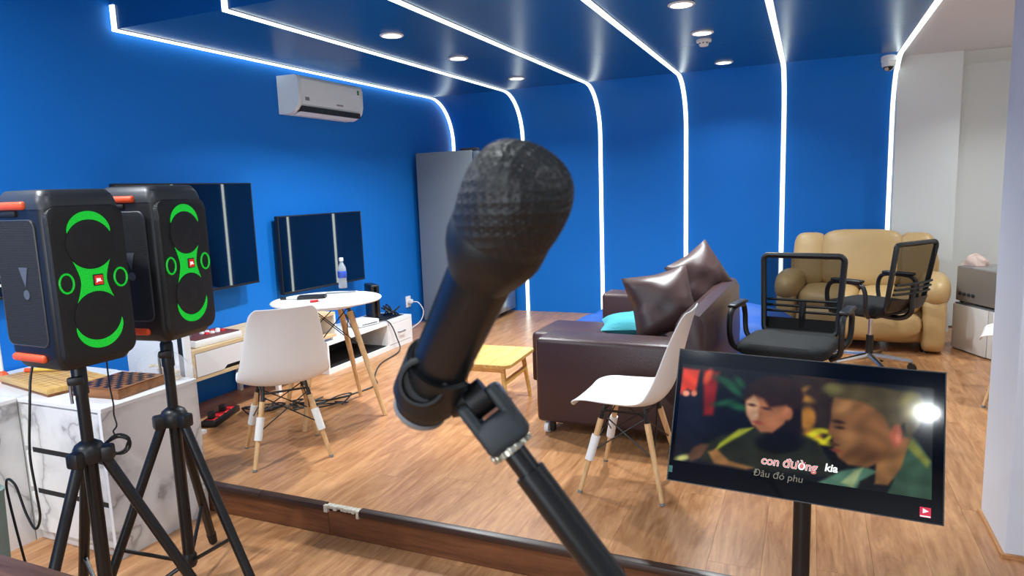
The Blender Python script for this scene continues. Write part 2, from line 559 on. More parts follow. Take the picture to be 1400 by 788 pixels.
# dropped blue ceiling with its front face
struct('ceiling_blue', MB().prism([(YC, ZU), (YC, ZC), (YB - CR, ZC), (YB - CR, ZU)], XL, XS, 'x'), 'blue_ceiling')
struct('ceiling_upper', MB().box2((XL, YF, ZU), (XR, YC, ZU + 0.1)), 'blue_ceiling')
struct('ceiling_white', MB().box2((XS, YC, ZC + 0.002), (XR, YB + 0.6, ZU)), 'white_ceiling')
# white wall bay right of the last strip
struct('wall_pier', MB().box2((XS, 7.16, ZP - .1), (1.19, YB + 0.6, ZC + .01)), 'white_wall')
struct('wall_recess', MB().box2((1.19, 7.52, ZP - .1), (XR, 7.62, ZC + .01)), 'white_wall')
struct('trim_3', MB().prism([(7.2, ZC), (7.52, ZC), (7.52, ZC - .07)], 1.19, XR, 'x'), 'white_wall')
struct('wall_right', MB().box2((XR, YF, 0), (XR + 0.1, YB + 0.3, ZU)), 'white_wall')
struct('wall_front', MB().box2((XL, YF - 0.1, 0), (XR, YF, ZU)), 'white_wall')
# unseen window added behind the camera, suggested by light on camera-facing sides
wn = struct('added_window', MB().box2((-2.55, YF + 0.001, 0.8), (0.15, YF + 0.012, 2.3)), 'window_glass')
for lo_, hi_ in (((-2.6, YF + .001, 0.75), (-2.52, YF + .05, 2.35)), ((0.12, YF + .001, 0.75), (0.2, YF + .05, 2.35)), ((-2.6, YF + .001, 2.27), (0.2, YF + .05, 2.35)), ((-2.6, YF + .001, 0.75), (0.2, YF + .07, 0.83)), ((-1.23, YF + .001, 0.8), (-1.17, YF + .05, 2.3))):
    MB().box2(lo_, hi_, 0.004, 1).build('window_frame', 'white_matte', wn, False)
# pillar on the platform
PX0, PY0, PY1 = 0.702, 2.90, 3.285
struct('wall_pillar', MB().box2((PX0, PY0, ZP), (1.35, PY1, ZC + .05), 0.006, 2), 'pillar_paint')
bb = struct('baseboard_pillar', MB().box2((PX0 - 0.012, PY0 - 0.004, ZP), (PX0, PY1, ZP + 0.012)), 'trim_wood')
MB().box2((PX0 - 0.012, PY0 - 0.016, ZP), (1.35, PY0, ZP + 0.014)).build('front_strip', 'trim_wood', bb, False)


# ------------------------------------------------------------------ LED strips
def led_strip(x, label, wd=0.034):
    t = thing('led_strip', label, 'light strip', (x, YB, ZP), 0, 'LED strips')
    def path(off):
        P = [(YC - off, ZC + 0.14), (YC - off, ZC - off), (YB - CR, ZC - off)]
        r = CR - off
        P += [(YB - CR + r * math.sin(R_(a)), ZC - CR + r * math.cos(R_(a))) for a in range(5, 91, 5)]
        P += [(YB - off, ZP + 0.002)]
        return P
    def ribbon(o0, o1, wx):
        a, b = path(o0), path(o1)
        poly_in = [(y - YB, z - ZP) for y, z in a]; poly_out = [(y - YB, z - ZP) for y, z in b]
        mb = MB()
        rings = [[(-wx / 2, p[0], p[1]), (wx / 2, p[0], p[1]), (wx / 2, q[0], q[1]), (-wx / 2, q[0], q[1])] for p, q in zip(poly_in, poly_out)]
        return mb.loft(rings)
    ribbon(0.0005, 0.004, wd + 0.012).build('channel', 'white_matte', t)
    ribbon(0.004, 0.012, wd).build('diffuser', 'led', t)
    return t


SX = [-3.902, -3.01, -2.10, -1.185, -0.246, 0.688]
SN = ['white LED strip edging the blue wall above the air conditioner',
      'white LED strip over the microphone, next to the one above the air conditioner',
      'white LED strip descending between the fridge and the brown sofa cushions',
      'white LED strip descending behind the brown leather cushions',
      'white LED strip descending behind the mesh back of the office chair',
      'white LED strip between the blue ceiling and the white pier']
for x, s in zip(SX, SN): led_strip(x, s)

# ------------------------------------------------------------------ downlights
def downlight(x, y, z, label, group, pw=1.0, spread=132):
    t = thing('downlight', label, 'ceiling light', (x, y, z), 0, group)
    MB().lathe([(0.062, -0.001), (0.078, -0.001), (0.08, -0.006), (0.074, -0.011), (0.062, -0.011), (0.062, -0.001)], n=28, caps=False).build('trim_ring', 'white_matte', t)
    MB().lathe([(0.0, -0.004), (0.03, -0.006), (0.061, -0.008), (0.061, -0.002), (0.0, -0.002)], n=28, caps=False).build('lens', 'lamp_white', t)
    ld = bpy.data.lights.new('lamp', 'AREA'); ld.shape = 'DISK'; ld.size = 0.12; ld.energy = LAMP_W * pw; ld.color = (0.93, 0.985, 1.0); ld.spread = R_(spread)
    lo = bpy.data.objects.new('lamp', ld); col.objects.link(lo); lo.parent = t; lo.location = (0, 0, -0.014)
    return t


for y, pw in ((4.06, 1.15), (5.01, 0.9), (6.2, 0.4)):
    downlight(-2.58, y, ZC, 'round recessed downlight above the television side of the room', 'downlights on the television side', pw)
for y, pw in ((4.29, 1.15), (5.15, 0.75), (6.49, 0.35)):
    downlight(-0.72, y, ZC, 'round recessed downlight in the row beside the smoke detector', 'downlights beside the smoke detector', pw)
for x, y in ((-2.95, 1.0), (-0.75, 0.9), (-2.95, -0.3), (-0.75, -0.6), (0.92, -1.5), (1.3, 0.9)):
    downlight(x, y, ZU, 'round recessed downlight in the higher ceiling over the front floor', 'downlights over the front floor', 1.5 if x < -2 else 0.5, 165)
for y in (4.6, 6.2):
    downlight(1.75, y, ZC + .002, 'round recessed downlight in the white ceiling behind the pillar', 'downlights in the white ceiling', 0.45)

t = thing('smoke_detector', 'small white smoke detector between two ceiling downlights', 'smoke detector', (-0.745, 5.42, ZC))
MB().lathe([(0.055, 0), (0.055, -0.014), (0.05, -0.02)], n=24).build('base', 'white_matte', t)
MB().lathe([(0.036, -0.018), (0.036, -0.034), (0.03, -0.046), (0.01, -0.05)], n=24).build('sensor_cap', 'white_matte', t)
mb = MB()
for k in range(8):
    a = k * PI / 4
    mb.box((0.036 * math.cos(a), 0.036 * math.sin(a), -0.027), (0.01, 0.01, 0.008))
mb.build('slot', 'dark_grey', t, False)

t = thing('dome_camera', 'white dome security camera at top of the strip by the pier', 'security camera', (0.608, 7.0, ZC))
MB().lathe([(0.062, -0.001), (0.062, -0.055), (0.058, -0.06)], n=24).build('housing', 'white_matte', t)
MB().lathe([(0.056, -0.06), (0.056, -0.085), (0.05, -0.1)], n=24).build('collar', 'white_matte', t)
MB().ball((0, 0, -0.095), 0.042).build('dome', 'black_gloss', t)
MB().lathe([(0.017, 0), (0.017, 0.01)], p=(-0.014, -0.03, -0.118), axis=(-0.3, -0.6, -0.7)).build('lens', 'chrome', t)

# ------------------------------------------------------------------ air conditioner
t = thing('air_conditioner', 'white wall mounted air conditioner on the blue wall', 'air conditioner', (XL, 4.45, 2.235))
L = 0.86
prof = [(0.002, 0.0), (0.10, 0.0), (0.16, 0.022), (0.195, 0.06), (0.208, 0.11), (0.21, 0.25), (0.20, 0.285), (0.18, 0.297), (0.002, 0.297)]
MB().prism([(x, z) for x, z in prof], 0.03, L - 0.03, 'y').build('body', 'ac_white', t)
for y0, y1, nm in ((0, 0.03, 'end_cap'), (L - 0.03, L, 'end_cap')):
    MB().prism([(x + (0.002 if x > .01 else 0), z) for x, z in prof], y0, y1 - .0005, 'y').build(nm, 'ac_white', t)
fp = MB().box((0.211, L / 2, 0.17), (0.004, L - 0.07, 0.2), 0.002, 1).build('front_panel', 'ac_white', t)
MB().box((0.2135, 0.10, 0.115), (0.001, 0.05, 0.028)).build('sticker', 'mid_grey', fp, False)
MB().box((0.2135, L - 0.07, 0.235), (0.001, 0.03, 0.04)).build('sticker', 'green_sticker', fp, False)
MB().box((0.2135, 0.52, 0.1), (0.001, 0.09, 0.012)).build('logo', 'mid_grey', fp, False)
MB().box2((0.148, 0.045, 0.014), (0.206, L - 0.045, 0.058)).build('vent', 'ac_dark', t, False)
sw = MB()
for k in range(9): sw.box((0.2, 0.09 + k * 0.085, 0.035), (0.02, 0.004, 0.03))
sw.build('swing_vane', 'dark_grey', t, False)
MB().box((0.155, L / 2, 0.006), (0.07, L - 0.1, 0.005), 0.002, 1, Matrix.Rotation(R_(-24), 4, 'Y')).build('louver', 'ac_white', t)

# ------------------------------------------------------------------ fridge
t = thing('fridge', 'tall grey fridge standing in the blue corner', 'fridge', (-3.13, 6.42, ZP))
MB().box2((-0.74, 0.0, 0.03), (-0.07, 0.86, 1.84), 0.01).build('cabinet', 'fridge_grey', t)
for z0, z1 in ((0.05, 0.66), (0.67, 1.83)):
    d = MB().box2((-0.065, 0.002, z0), (0.0, 0.858, z1), 0.012).build('door', 'fridge_door', t)
    zz = (z1 - 0.25 if z0 < .1 else z0 + 0.1)
    MB().box2((0.0, 0.03, zz), (0.03, 0.06, zz + .18), 0.008).build('handle', 'steel', d)
MB().box2((-0.22, 0.02, 1.84), (-0.02, 0.09, 1.865), 0.005).build('hinge_cover', 'dark_grey', t)
MB().box2((-0.12, -0.003, 1.48), (-0.085, -0.0005, 1.62)).build('label', 'paper', t, False)
for x in (-0.68, -0.14):
    for y in (0.08, 0.78): MB().cyl((x, y, 0), (x, y, 0.03), 0.02).build('foot', 'black_plastic', t)


# ------------------------------------------------------------------ televisions
def tv(name, label, c, wd, ht, rz, wall_arm=None, stand=False, tilt=0.0):
    """c is the centre of the panel; local +x is the screen normal"""
    t = thing(name, label, 'television', (c[0], c[1], c[2] - ht / 2), rz)
    M = Matrix.Rotation(tilt, 4, 'Y')
    MB().box((-0.02, 0, ht / 2), (0.035, wd, ht), 0.006).build('housing', 'black_plastic', t, M=None)
    MB().box((0.0, 0, ht / 2 + 0.004), (0.006, wd - 0.016, ht - 0.024)).build('screen', 'tv_glass', t, False)
    bz = MB()
    for (cy, cz, sy, sz) in ((0, ht - 0.004, wd, 0.008), (0, 0.008, wd, 0.016), (-wd / 2 + .004, ht / 2, .008, ht), (wd / 2 - .004, ht / 2, .008, ht)):
        bz.box((0.002, cy, cz), (0.008, sy, sz), 0.002, 1)
    bz.build('bezel', 'black_plastic', t)
    MB().box((-0.05, 0, ht / 2), (0.03, wd * 0.6, ht * 0.6), 0.01).build('rear_cover', 'black_plastic', t)
    if wall_arm:
        MB().box2((-wall_arm, -0.15, ht / 2 - 0.12), (-0.06, 0.15, ht / 2 + 0.12), 0.005).build('wall_bracket', 'black_metal', t)
    if stand:
        for s in (-1, 1):
            MB().tubex([(-0.02, s * wd * 0.36, 0.01), (-0.02, s * wd * 0.36, -0.05), (0.09, s * wd * 0.40, -stand)], 0.009, 8).build('stand_foot', 'black_metal', t)
            MB().tubex([(-0.02, s * wd * 0.36, -0.04), (-0.13, s * wd * 0.39, -stand)], 0.009, 8).build('stand_foot', 'black_metal', t)
    return t


tv1 = tv('television', 'black wall television beside the loudspeakers, mirroring a light', (-3.80, 3.39, 1.315), 1.12, 0.745, R_(1), wall_arm=0.11)
MB().box((0.005, 0.02, 0.008), (0.003, 0.05, 0.006)).build('logo', 'chrome', tv1, False)
tv2 = tv('television', 'black television behind the white round table', (-3.82, 4.75, 1.11), 1.0, 0.63, R_(-4.4), wall_arm=0.08)

# screen at the far left edge of the picture
t = tv('television', 'dark wall screen with blue and white lines behind the front loudspeaker', (XL + 0.05, 1.95, 1.30), 0.72, 0.42, 0, wall_arm=0.045)
MB().box((0.004, 0, 0.21), (0.001, 0.70, 0.39)).build('display', 'screen_navy', t, False)
for z, m_, h in ((0.30, 'screen_blue', 0.014), (0.225, 'screen_blue', 0.012), (0.125, 'screen_white', 0.018), (0.075, 'screen_white', 0.014)):
    MB().box((0.0055, 0.0, z), (0.001, 0.68, h)).build('line_graphic', m_, t, False)

# ------------------------------------------------------------------ tv bench (upper) and media console (lower)
t = thing('tv_bench', 'pale wood and white bench with a drawer along the blue wall', 'tv bench', (XL + 0.01, 3.02, ZP))
BX = 0.41
MB().box2((0, 0, 0.468), (BX, 1.42, 0.49)).build('top_board', 'pale_board', t, False)
MB().box2((0, 0, 0.29), (BX, 1.42, 0.312)).build('bottom_board', 'pale_board', t, False)
MB().box2((0, 0, 0.312), (BX, 0.02, 0.468)).build('side_panel', 'pale_board', t, False)
MB().box2((0, 1.40, 0.312), (BX, 1.42, 0.468)).build('side_panel', 'white_matte', t, False)
MB().box2((0, 0.66, 0.312), (BX - .01, 0.68, 0.468)).build('divider', 'white_matte', t, False)
MB().box2((0, 0.02, 0.312), (0.008, 1.40, 0.468)).build('back_panel', 'white_matte', t, False)
d = MB().prism([(0.025, 0.316), (0.24, 0.316), (0.27, 0.34), (0.43, 0.34), (0.46, 0.316), (0.655, 0.316), (0.655, 0.464), (0.025, 0.464)], BX - 0.02, BX + 0.002, 'x').build('drawer', 'white_gloss', t, False)
MB().box2((BX - 0.024, 0.23, 0.313), (BX - 0.021, 0.47, 0.342)).build('finger_gap', 'black_matte', d, False)
for y in (0.72,):
    MB().box2((BX - 0.03, y, 0), (BX, y + 0.03, 0.29)).build('leg', 'white_matte', t, False)
    MB().box2((0.01, y, 0), (0.04, y + 0.03, 0.29)).build('leg', 'white_matte', t, False)
MB().box2((BX - 0.03, 1.37, 0.268), (BX, 1.42, 0.29)).build('rest_block', 'white_matte', t, False)

t = thing('media_console', 'long low white media console with a drawer, on the wooden platform', 'media console', (XL + 0.01, 4.30, ZP))
CX, CL, CH = 0.42, 1.27, 0.265
MB().box2((0, 0, CH - 0.03), (CX, CL, CH)).build('top_board', 'white_gloss', t, False)
MB().box2((0, 0, 0.0), (CX, CL, 0.04)).build('bottom_board', 'white_gloss', t, False)
for y in (0, 0.86, CL - 0.02): MB().box2((0, y, 0.04), (CX - (0.004 if y == 0.86 else 0), y + 0.02, CH - 0.03)).build('side_panel', 'white_gloss', t, False)
MB().box2((0, 0.02, 0.04), (0.01, CL - .02, CH - 0.03)).build('back_panel', 'black_matte', t, False)
MB().box2((0.012, 0.022, 0.041), (CX - 0.02, 0.858, 0.044)).build('shelf_lining', 'black_matte', t, False)
d = MB().box2((CX - 0.018, 0.885, 0.044), (CX + 0.001, CL - 0.024, CH - 0.034), 0.002, 1).build('drawer', 'white_gloss', t, False)
MB().tubex([(CX, 1.02, 0.14), (CX + 0.022, 1.03, 0.14), (CX + 0.022, 1.12, 0.14), (CX, 1.13, 0.14)], 0.006, 8).build('handle', 'steel', d)
MB().box2((0.03, 0.88, CH), (CX - 0.06, CL - 0.04, CH + 0.004)).build('top_mat', 'black_matte', t, False)

# arcade stick on the bench
t = thing('arcade_stick', 'white and dark arcade joystick controller with a red ball lever', 'game controller', (-3.67, 3.27, ZP + 0.49), R_(-4))
MB().box2((-0.13, -0.17, 0), (0.13, 0.2, 0.045), 0.008).build('case', 'white_gloss', t)
MB().box2((-0.12, -0.16, 0.045), (0.12, 0.19, 0.052), 0.003, 1).build('top_panel', 'red_dark', t)
MB().cyl((0.0, -0.10, 0.05), (0.0, -0.10, 0.095), 0.006).build('lever', 'steel', t)
MB().ball((0.0, -0.10, 0.105), 0.021).build('ball_top', 'red_plastic', t)
for k in range(8):
    MB().lathe([(0.016, 0.052), (0.016, 0.06), (0.012, 0.066)], p=(0.03 - 0.05 * (k // 4), 0.0 + 0.042 * (k % 4), 0), n=14).build('button', 'white_gloss' if k % 3 else 'red_plastic', t)
t = thing('gamepad', 'white game controller lying behind the arcade joystick', 'game controller', (-3.875, 3.24, ZP + 0.49))
MB().box((0.0, 0.06, 0.035), (0.07, 0.22, 0.07), 0.03, 4).build('shell', 'white_plastic', t)
for y in (0.01, 0.11): MB().lathe([(0.012, 0.07), (0.014, 0.078)], p=(0.0, y, 0), n=12).build('thumbstick', 'dark_grey', t)

# things on the media console
t = thing('game_tower', 'black upright game console on the white media console', 'game console', (-3.72, 5.26, ZP + CH + .004), R_(-38))
MB().box2((-0.11, -0.04, 0.014), (0.11, 0.04, 0.33), 0.012, 3).build('case', 'black_plastic', t)
MB().box2((0.11, -0.012, 0.03), (0.113, 0.012, 0.31)).build('front_slot', 'black_gloss', t, False)
MB().box2((-0.11, -0.055, 0), (0.11, 0.055, 0.014), 0.004, 1).build('base', 'black_matte', t)
t = thing('game_box', 'small white game console behind the table legs on the media console', 'game console', (-3.66, 4.98, ZP + CH + .0005), R_(-10))
MB().box2((-0.11, -0.12, 0.006), (0.11, 0.12, 0.05), 0.008, 3).build('case', 'white_plastic', t)
MB().box2((0.11, -0.09, 0.02), (0.112, 0.09, 0.027)).build('slot', 'dark_grey', t, False)
MB().box2((-0.08, -0.09, 0), (0.08, 0.09, 0.006)).build('foot_pad', 'dark_grey', t, False)
random.seed(11)
pts = [(-3.66 + random.uniform(-.07, .08), 5.43 + random.uniform(-.04, .07), ZP + CH + .012 + random.uniform(0, .09)) for k in range(26)]
cable('cable_bundle', pts, 0.006, 'black_plastic', 'tangled black cables heaped beside the black game console')
random.seed(12)
pts = [(-3.78 + random.uniform(-.07, .08), 5.05 + random.uniform(-.16, .06), ZP + CH + .06 + random.uniform(0, .05)) for k in range(16)]
cable('cable_bundle', pts, 0.005, 'black_plastic', 'tangled black cables lying on the small white game console')
cable('console_cable', [(-3.55, 5.1, .43), (-3.5, 5.16, .425), (-3.475, 5.2, .36), (-3.46, 5.24, .25), (-3.42, 5.22, .17), (-3.35, 5.05, .157), (-3.28, 4.7, .157), (-3.1, 4.35, .157), (-2.95, 4.15, .157), (-2.98, 3.9, .157), (-3.1, 3.6, .157)], 0.006, 'dark_grey',
      'dark cable trailing from the media console across the wooden platform')
t = thing('wall_outlet', 'white wall socket with a white plug beside the fridge', 'socket', (XL, 6.2, 0.42))
MB().box((0.006, 0, 0), (0.012, 0.09, 0.12), 0.004).build('plate', 'white_plastic', t)
MB().box((0.035, 0, 0.005), (0.05, 0.045, 0.045), 0.01).build('plug', 'white_plastic', t)
MB().tubex(crom([(0.06, 0, 0), (0.12, 0.02, -0.01), (0.17, 0.03, -0.1), (0.15, 0.0, -0.2), (0.1, -0.1, -0.262), (0.14, -0.25, -0.264), (0.2, -0.4, -0.264)], 8), 0.005, 6).build('cord', 'white_plastic', t)

# power strip on the floor
t = thing('power_strip', 'black power strip with red sockets on the platform floor', 'power strip', (-3.50, 3.19, ZP), R_(20))
MB().box2((-0.05, -0.17, 0), (0.05, 0.17, 0.04), 0.008).build('case', 'black_plastic', t)
for k in range(4): MB().box((0, -0.12 + 0.075 * k, 0.041), (0.06, 0.055, 0.006), 0.002, 1).build('socket', 'red_plastic', t)
for k in (0, 2): MB().box((0, -0.12 + 0.075 * k, 0.065), (0.04, 0.04, 0.05), 0.008).build('plug', 'black_plastic', t)
for j in range(4):
    random.seed(20 + j)
    p0 = Vector((-3.46, 3.33, ZP + .03))
    pts = [p0]
    for k in range(9): pts.append(Vector((-3.40 + .06 * k + random.uniform(-.12, .12), 3.36 + .05 * k + random.uniform(-.14, .14), ZP + .006 + .009 * j + .01 * (k % 2))))
    cable('floor_cable', pts, 0.005, 'black_plastic')
    tag(col.objects[-1], 'loose black cable tangled on the platform beside the power strip', 'cable', 'cables beside the power strip')

# ------------------------------------------------------------------ white panel between cabinet and bench
t = thing('standing_panel', 'white standing panel with a black edge behind the marble cabinet', 'panel', (-3.42, 2.80, ZP), R_(0))
MB().box2((-0.36, -0.012, 0.0), (0.075, 0.012, 0.80)).build('board', 'white_gloss', t, False)
MB().box2((0.075, -0.014, 0.0), (0.11, 0.014, 0.80)).build('edge_strip', 'black_plastic', t, False)
MB().box2((0.11, -0.012, 0.0), (0.128, 0.03, 0.80)).build('edge_trim', 'white_gloss', t, False)
MB().box2((-0.3, -0.1, 0.0), (-0.26, 0.16, 0.02)).build('foot', 'white_gloss', t, False)
MB().box2((0.0, -0.1, 0.0), (0.04, 0.16, 0.02)).build('foot', 'white_gloss', t, False)


# ------------------------------------------------------------------ marble cabinet
t = thing('marble_cabinet', 'white marble pattern drawer cabinet below the loudspeakers', 'cabinet', (-3.33, 1.885, 0))
CW, CD, CHT = 0.565, 0.505, 0.70
MB().box2((0.0, 0.02, 0.05), (CW - .018, CD, CHT - 0.02)).build('carcass', 'white_matte', t, False)
MB().box2((CW - 0.018, 0.0, 0.0), (CW, CD, CHT - 0.02)).build('side_panel', 'marble', t, False)
MB().box2((0.0, 0.0, CHT - 0.02), (CW + 0.002, CD, CHT), 0.002, 1).build('top_board', 'white_gloss', t, False)
MB().box2((CW - 0.018, -0.002, 0.0), (CW + .001, 0.0, CHT - 0.02)).build('edge_band', 'white_gloss', t, False)
MB().box2((0.0, 0.03, 0.0), (CW - .018, 0.045, 0.05)).build('kick_board', 'marble', t, False)
for k, (z0, z1) in enumerate(((0.06, 0.245), (0.272, 0.445), (0.472, 0.672))):
    d = MB().box2((0.012, 0.0, z0), (CW - 0.022, 0.018, z1)).build('drawer', 'marble', t, False)
    if k < 2: MB().box2((0.06, 0.003, z1 + .001), (CW - 0.024, 0.019, z1 + 0.026)).build('grip_recess', 'black_matte', d, False)
t = thing('marble_side_cabinet', 'marble pattern cabinet meeting the drawer cabinet at a right angle', 'cabinet', (-3.335, 1.885, 0))
MB().box2((-0.58, -0.75, 0.06), (-0.016, 0.0, 0.68)).build('carcass', 'white_matte', t, False)
MB().box2((-0.016, -0.75, 0.0), (0.0, 0.0, 0.68)).build('door', 'marble', t, False)
MB().box2((-0.58, -0.75, 0.68), (0.003, 0.0, 0.70), 0.002, 1).build('top_board', 'white_gloss', t, False)
t = thing('marble_corner_cabinet', 'white cabinet filling the corner behind the drawer cabinet', 'cabinet', (-3.335, 1.89, 0))
MB().box2((-0.58, 0.0, 0.0), (-0.002, 0.505, 0.68)).build('carcass', 'white_matte', t, False)
MB().box2((-0.58, 0.0, 0.68), (-0.002, 0.505, 0.70)).build('top_board', 'white_gloss', t, False)

ZT = 0.70
# bamboo tray boards
t = thing('bamboo_board', 'pale bamboo board lying on the marble cabinet', 'board', (-3.36, 2.085, ZT), R_(-10))
MB().box2((-0.30, -0.12, 0.0), (0.20, 0.15, 0.012), 0.003, 1).build('base', 'chess_wood', t)
MB().box2((-0.30, -0.125, 0.013), (0.21, 0.15, 0.04), 0.006, 2).build('slab', 'bamboo', t)
gv = MB()
for k in range(1, 9): gv.box((-0.30 + 0.055 * k, 0.012, 0.0404), (0.002, 0.24, 0.0006))
for k in range(1, 5): gv.box((-0.04, -0.11 + 0.05 * k, 0.0404), (0.48, 0.002, 0.0006))
gv.build('grid_line', 'chess_wood', t, False)
t = thing('marker_pen', 'yellow marker lying on the bamboo board', 'pen', (-3.50, 2.16, ZT + 0.052), R_(25))
MB().cyl((-0.09, 0, 0), (0.06, 0, 0), 0.0095).build('barrel', 'yellow', t)
MB().cyl((-0.13, 0, 0), (-0.09, 0, 0), 0.0105).build('cap', 'orange', t)
t = thing('desk_light', 'thin white rod with an orange foot on the cabinet', 'lamp', (-3.74, 2.065, ZT))
MB().cyl((0, 0, 0.04), (0, 0, 0.24), 0.009).build('rod', 'white_gloss', t)
MB().lathe([(0.03, 0.0), (0.032, 0.02), (0.02, 0.04), (0.008, 0.05)], n=16).build('foot', 'orange', t)
# chess box
t = thing('chess_box', 'brown wooden chess box with a black and brown squared lid', 'chess box', (-2.95, 2.125, ZT), R_(5))
MB().box2((-0.13, -0.13, 0.0), (0.13, 0.13, 0.044), 0.002, 1).build('box', 'chess_wood', t, False)
MB().box2((-0.131, -0.131, 0.0445), (0.131, 0.131, 0.05), 0.001, 1).build('lid', 'chess_wood', t, False)
for i in range(8):
    for j in range(8):
        if (i + j) % 2:
            MB().box((-0.105 + .03 * i, -0.105 + .03 * j, 0.0505), (0.0296, 0.0296, 0.0012)).build('square', 'black_plastic', t, False)
t = thing('playing_cards', 'few red and white cards lying beside the chess box', 'cards', (-3.05, 1.99, ZT), R_(20))
MB().box((0, 0, 0.002), (0.09, 0.06, 0.003)).build('card', 'paper', t, False)
MB().box((0.005, 0.03, 0.005), (0.1, 0.05, 0.002), 0, 1, Matrix.Rotation(R_(15), 4, 'Z')).build('card', 'paper_red', t, False)
# bag of pieces
t = thing('plastic_bag', 'clear plastic bag of pale wooden pieces behind the chess box', 'bag', (-2.915, 2.345, ZT), R_(0))
random.seed(5)
def bagf(u, v):
    a = 2 * PI * u
    prof_ = [(0.10, 0.002), (0.13, 0.03), (0.125, 0.07), (0.10, 0.105), (0.06, 0.13), (0.02, 0.15)]
    k = v * (len(prof_) - 1); i = min(int(k), len(prof_) - 2); f = k - i
    r = prof_[i][0] * (1 - f) + prof_[i + 1][0] * f; z = prof_[i][1] * (1 - f) + prof_[i + 1][1] * f
    r *= 1 + 0.08 * math.sin(5 * a + 3 * v) + 0.05 * math.sin(9 * a)
    return (r * math.cos(a) * 1.35, r * math.sin(a) * 0.5, z)
MB().grid(bagf, 28, 12).build('film', 'bag', t)
for k in range(22):
    a = random.uniform(0, 2 * PI); r = math.sqrt(random.random()) * 0.075
    MB().lathe([(0.015, 0), (0.016, 0.006), (0.013, 0.012)], p=(r * math.cos(a) * 1.35, r * math.sin(a) * .42, 0.006 + 0.016 * (k % 4)), axis=(random.uniform(-.4, .4), random.uniform(-.4, .4), 1), n=12).build('piece', 'bag_content', t)


# ------------------------------------------------------------------ loudspeakers on tripods
def tripod(label, c, angs, rad=0.36):
    t = thing('speaker_stand', label, 'speaker stand', (c[0], c[1], 0))
    MB().cyl((0, 0, 0.11), (0, 0, 0.76), 0.023, n=18).build('lower_pole', 'black_metal', t)
    MB().cyl((0, 0, 0.76), (0, 0, 1.045), 0.0195, n=18).build('upper_pole', 'black_metal', t)
    MB().lathe([(0.03, 0.685), (0.046, 0.69), (0.05, 0.70), (0.05, 0.735), (0.042, 0.75), (0.024, 0.762)], n=18).build('collar', 'black_plastic', t)
    MB().lathe([(0.024, 0.085), (0.03, 0.1), (0.03, 0.13), (0.022, 0.145)], n=14).build('bottom_hub', 'black_plastic', t)
    MB().lathe([(0.024, 0.93), (0.024, 1.02), (0.019, 1.03)], n=14).build('clamp', 'black_plastic', t)
    kb = MB().cyl((0.02, -0.02, 0.99), (0.045, -0.045, 0.99), 0.007).build('knob', 'black_plastic', t)
    MB().box((0.045, -0.045, 0.99), (0.016, 0.05, 0.03), 0.008, 2, Matrix.Rotation(R_(-45), 4, 'Z')).build('wing', 'black_plastic', kb)
    MB().cyl((-0.018, -0.024, 0.90), (-0.018, -0.024, 0.98), 0.005).build('pin', 'steel', t)
    for a in angs:
        dx, dy = math.cos(R_(a)), math.sin(R_(a))
        P = Vector((0.045 * dx, 0.045 * dy, 0.70)); Q = Vector((rad * dx, rad * dy, 0.012))
        MB().box((0.052 * dx, 0.052 * dy, 0.712), (0.05, 0.05, 0.055), 0.01, 2, Matrix.Rotation(R_(a), 4, 'Z')).build('lug', 'black_plastic', t)
        lg = MB().cyl(P, P.lerp(Q, 0.95), 0.0185, 0.0185, n=12).build('leg', 'black_metal', t)
        MB().cyl(P.lerp(Q, 0.93), Q, 0.021, 0.018, n=12).build('rubber_foot', 'black_matte', lg)
        S = P.lerp(Q, 0.66)
        MB().tubex([(0.024 * dx, 0.024 * dy, 0.115), S], 0.008, 8).build('strut', 'black_metal', t)
        MB().ball(S, 0.014).build('rivet', 'black_plastic', t)
    return t


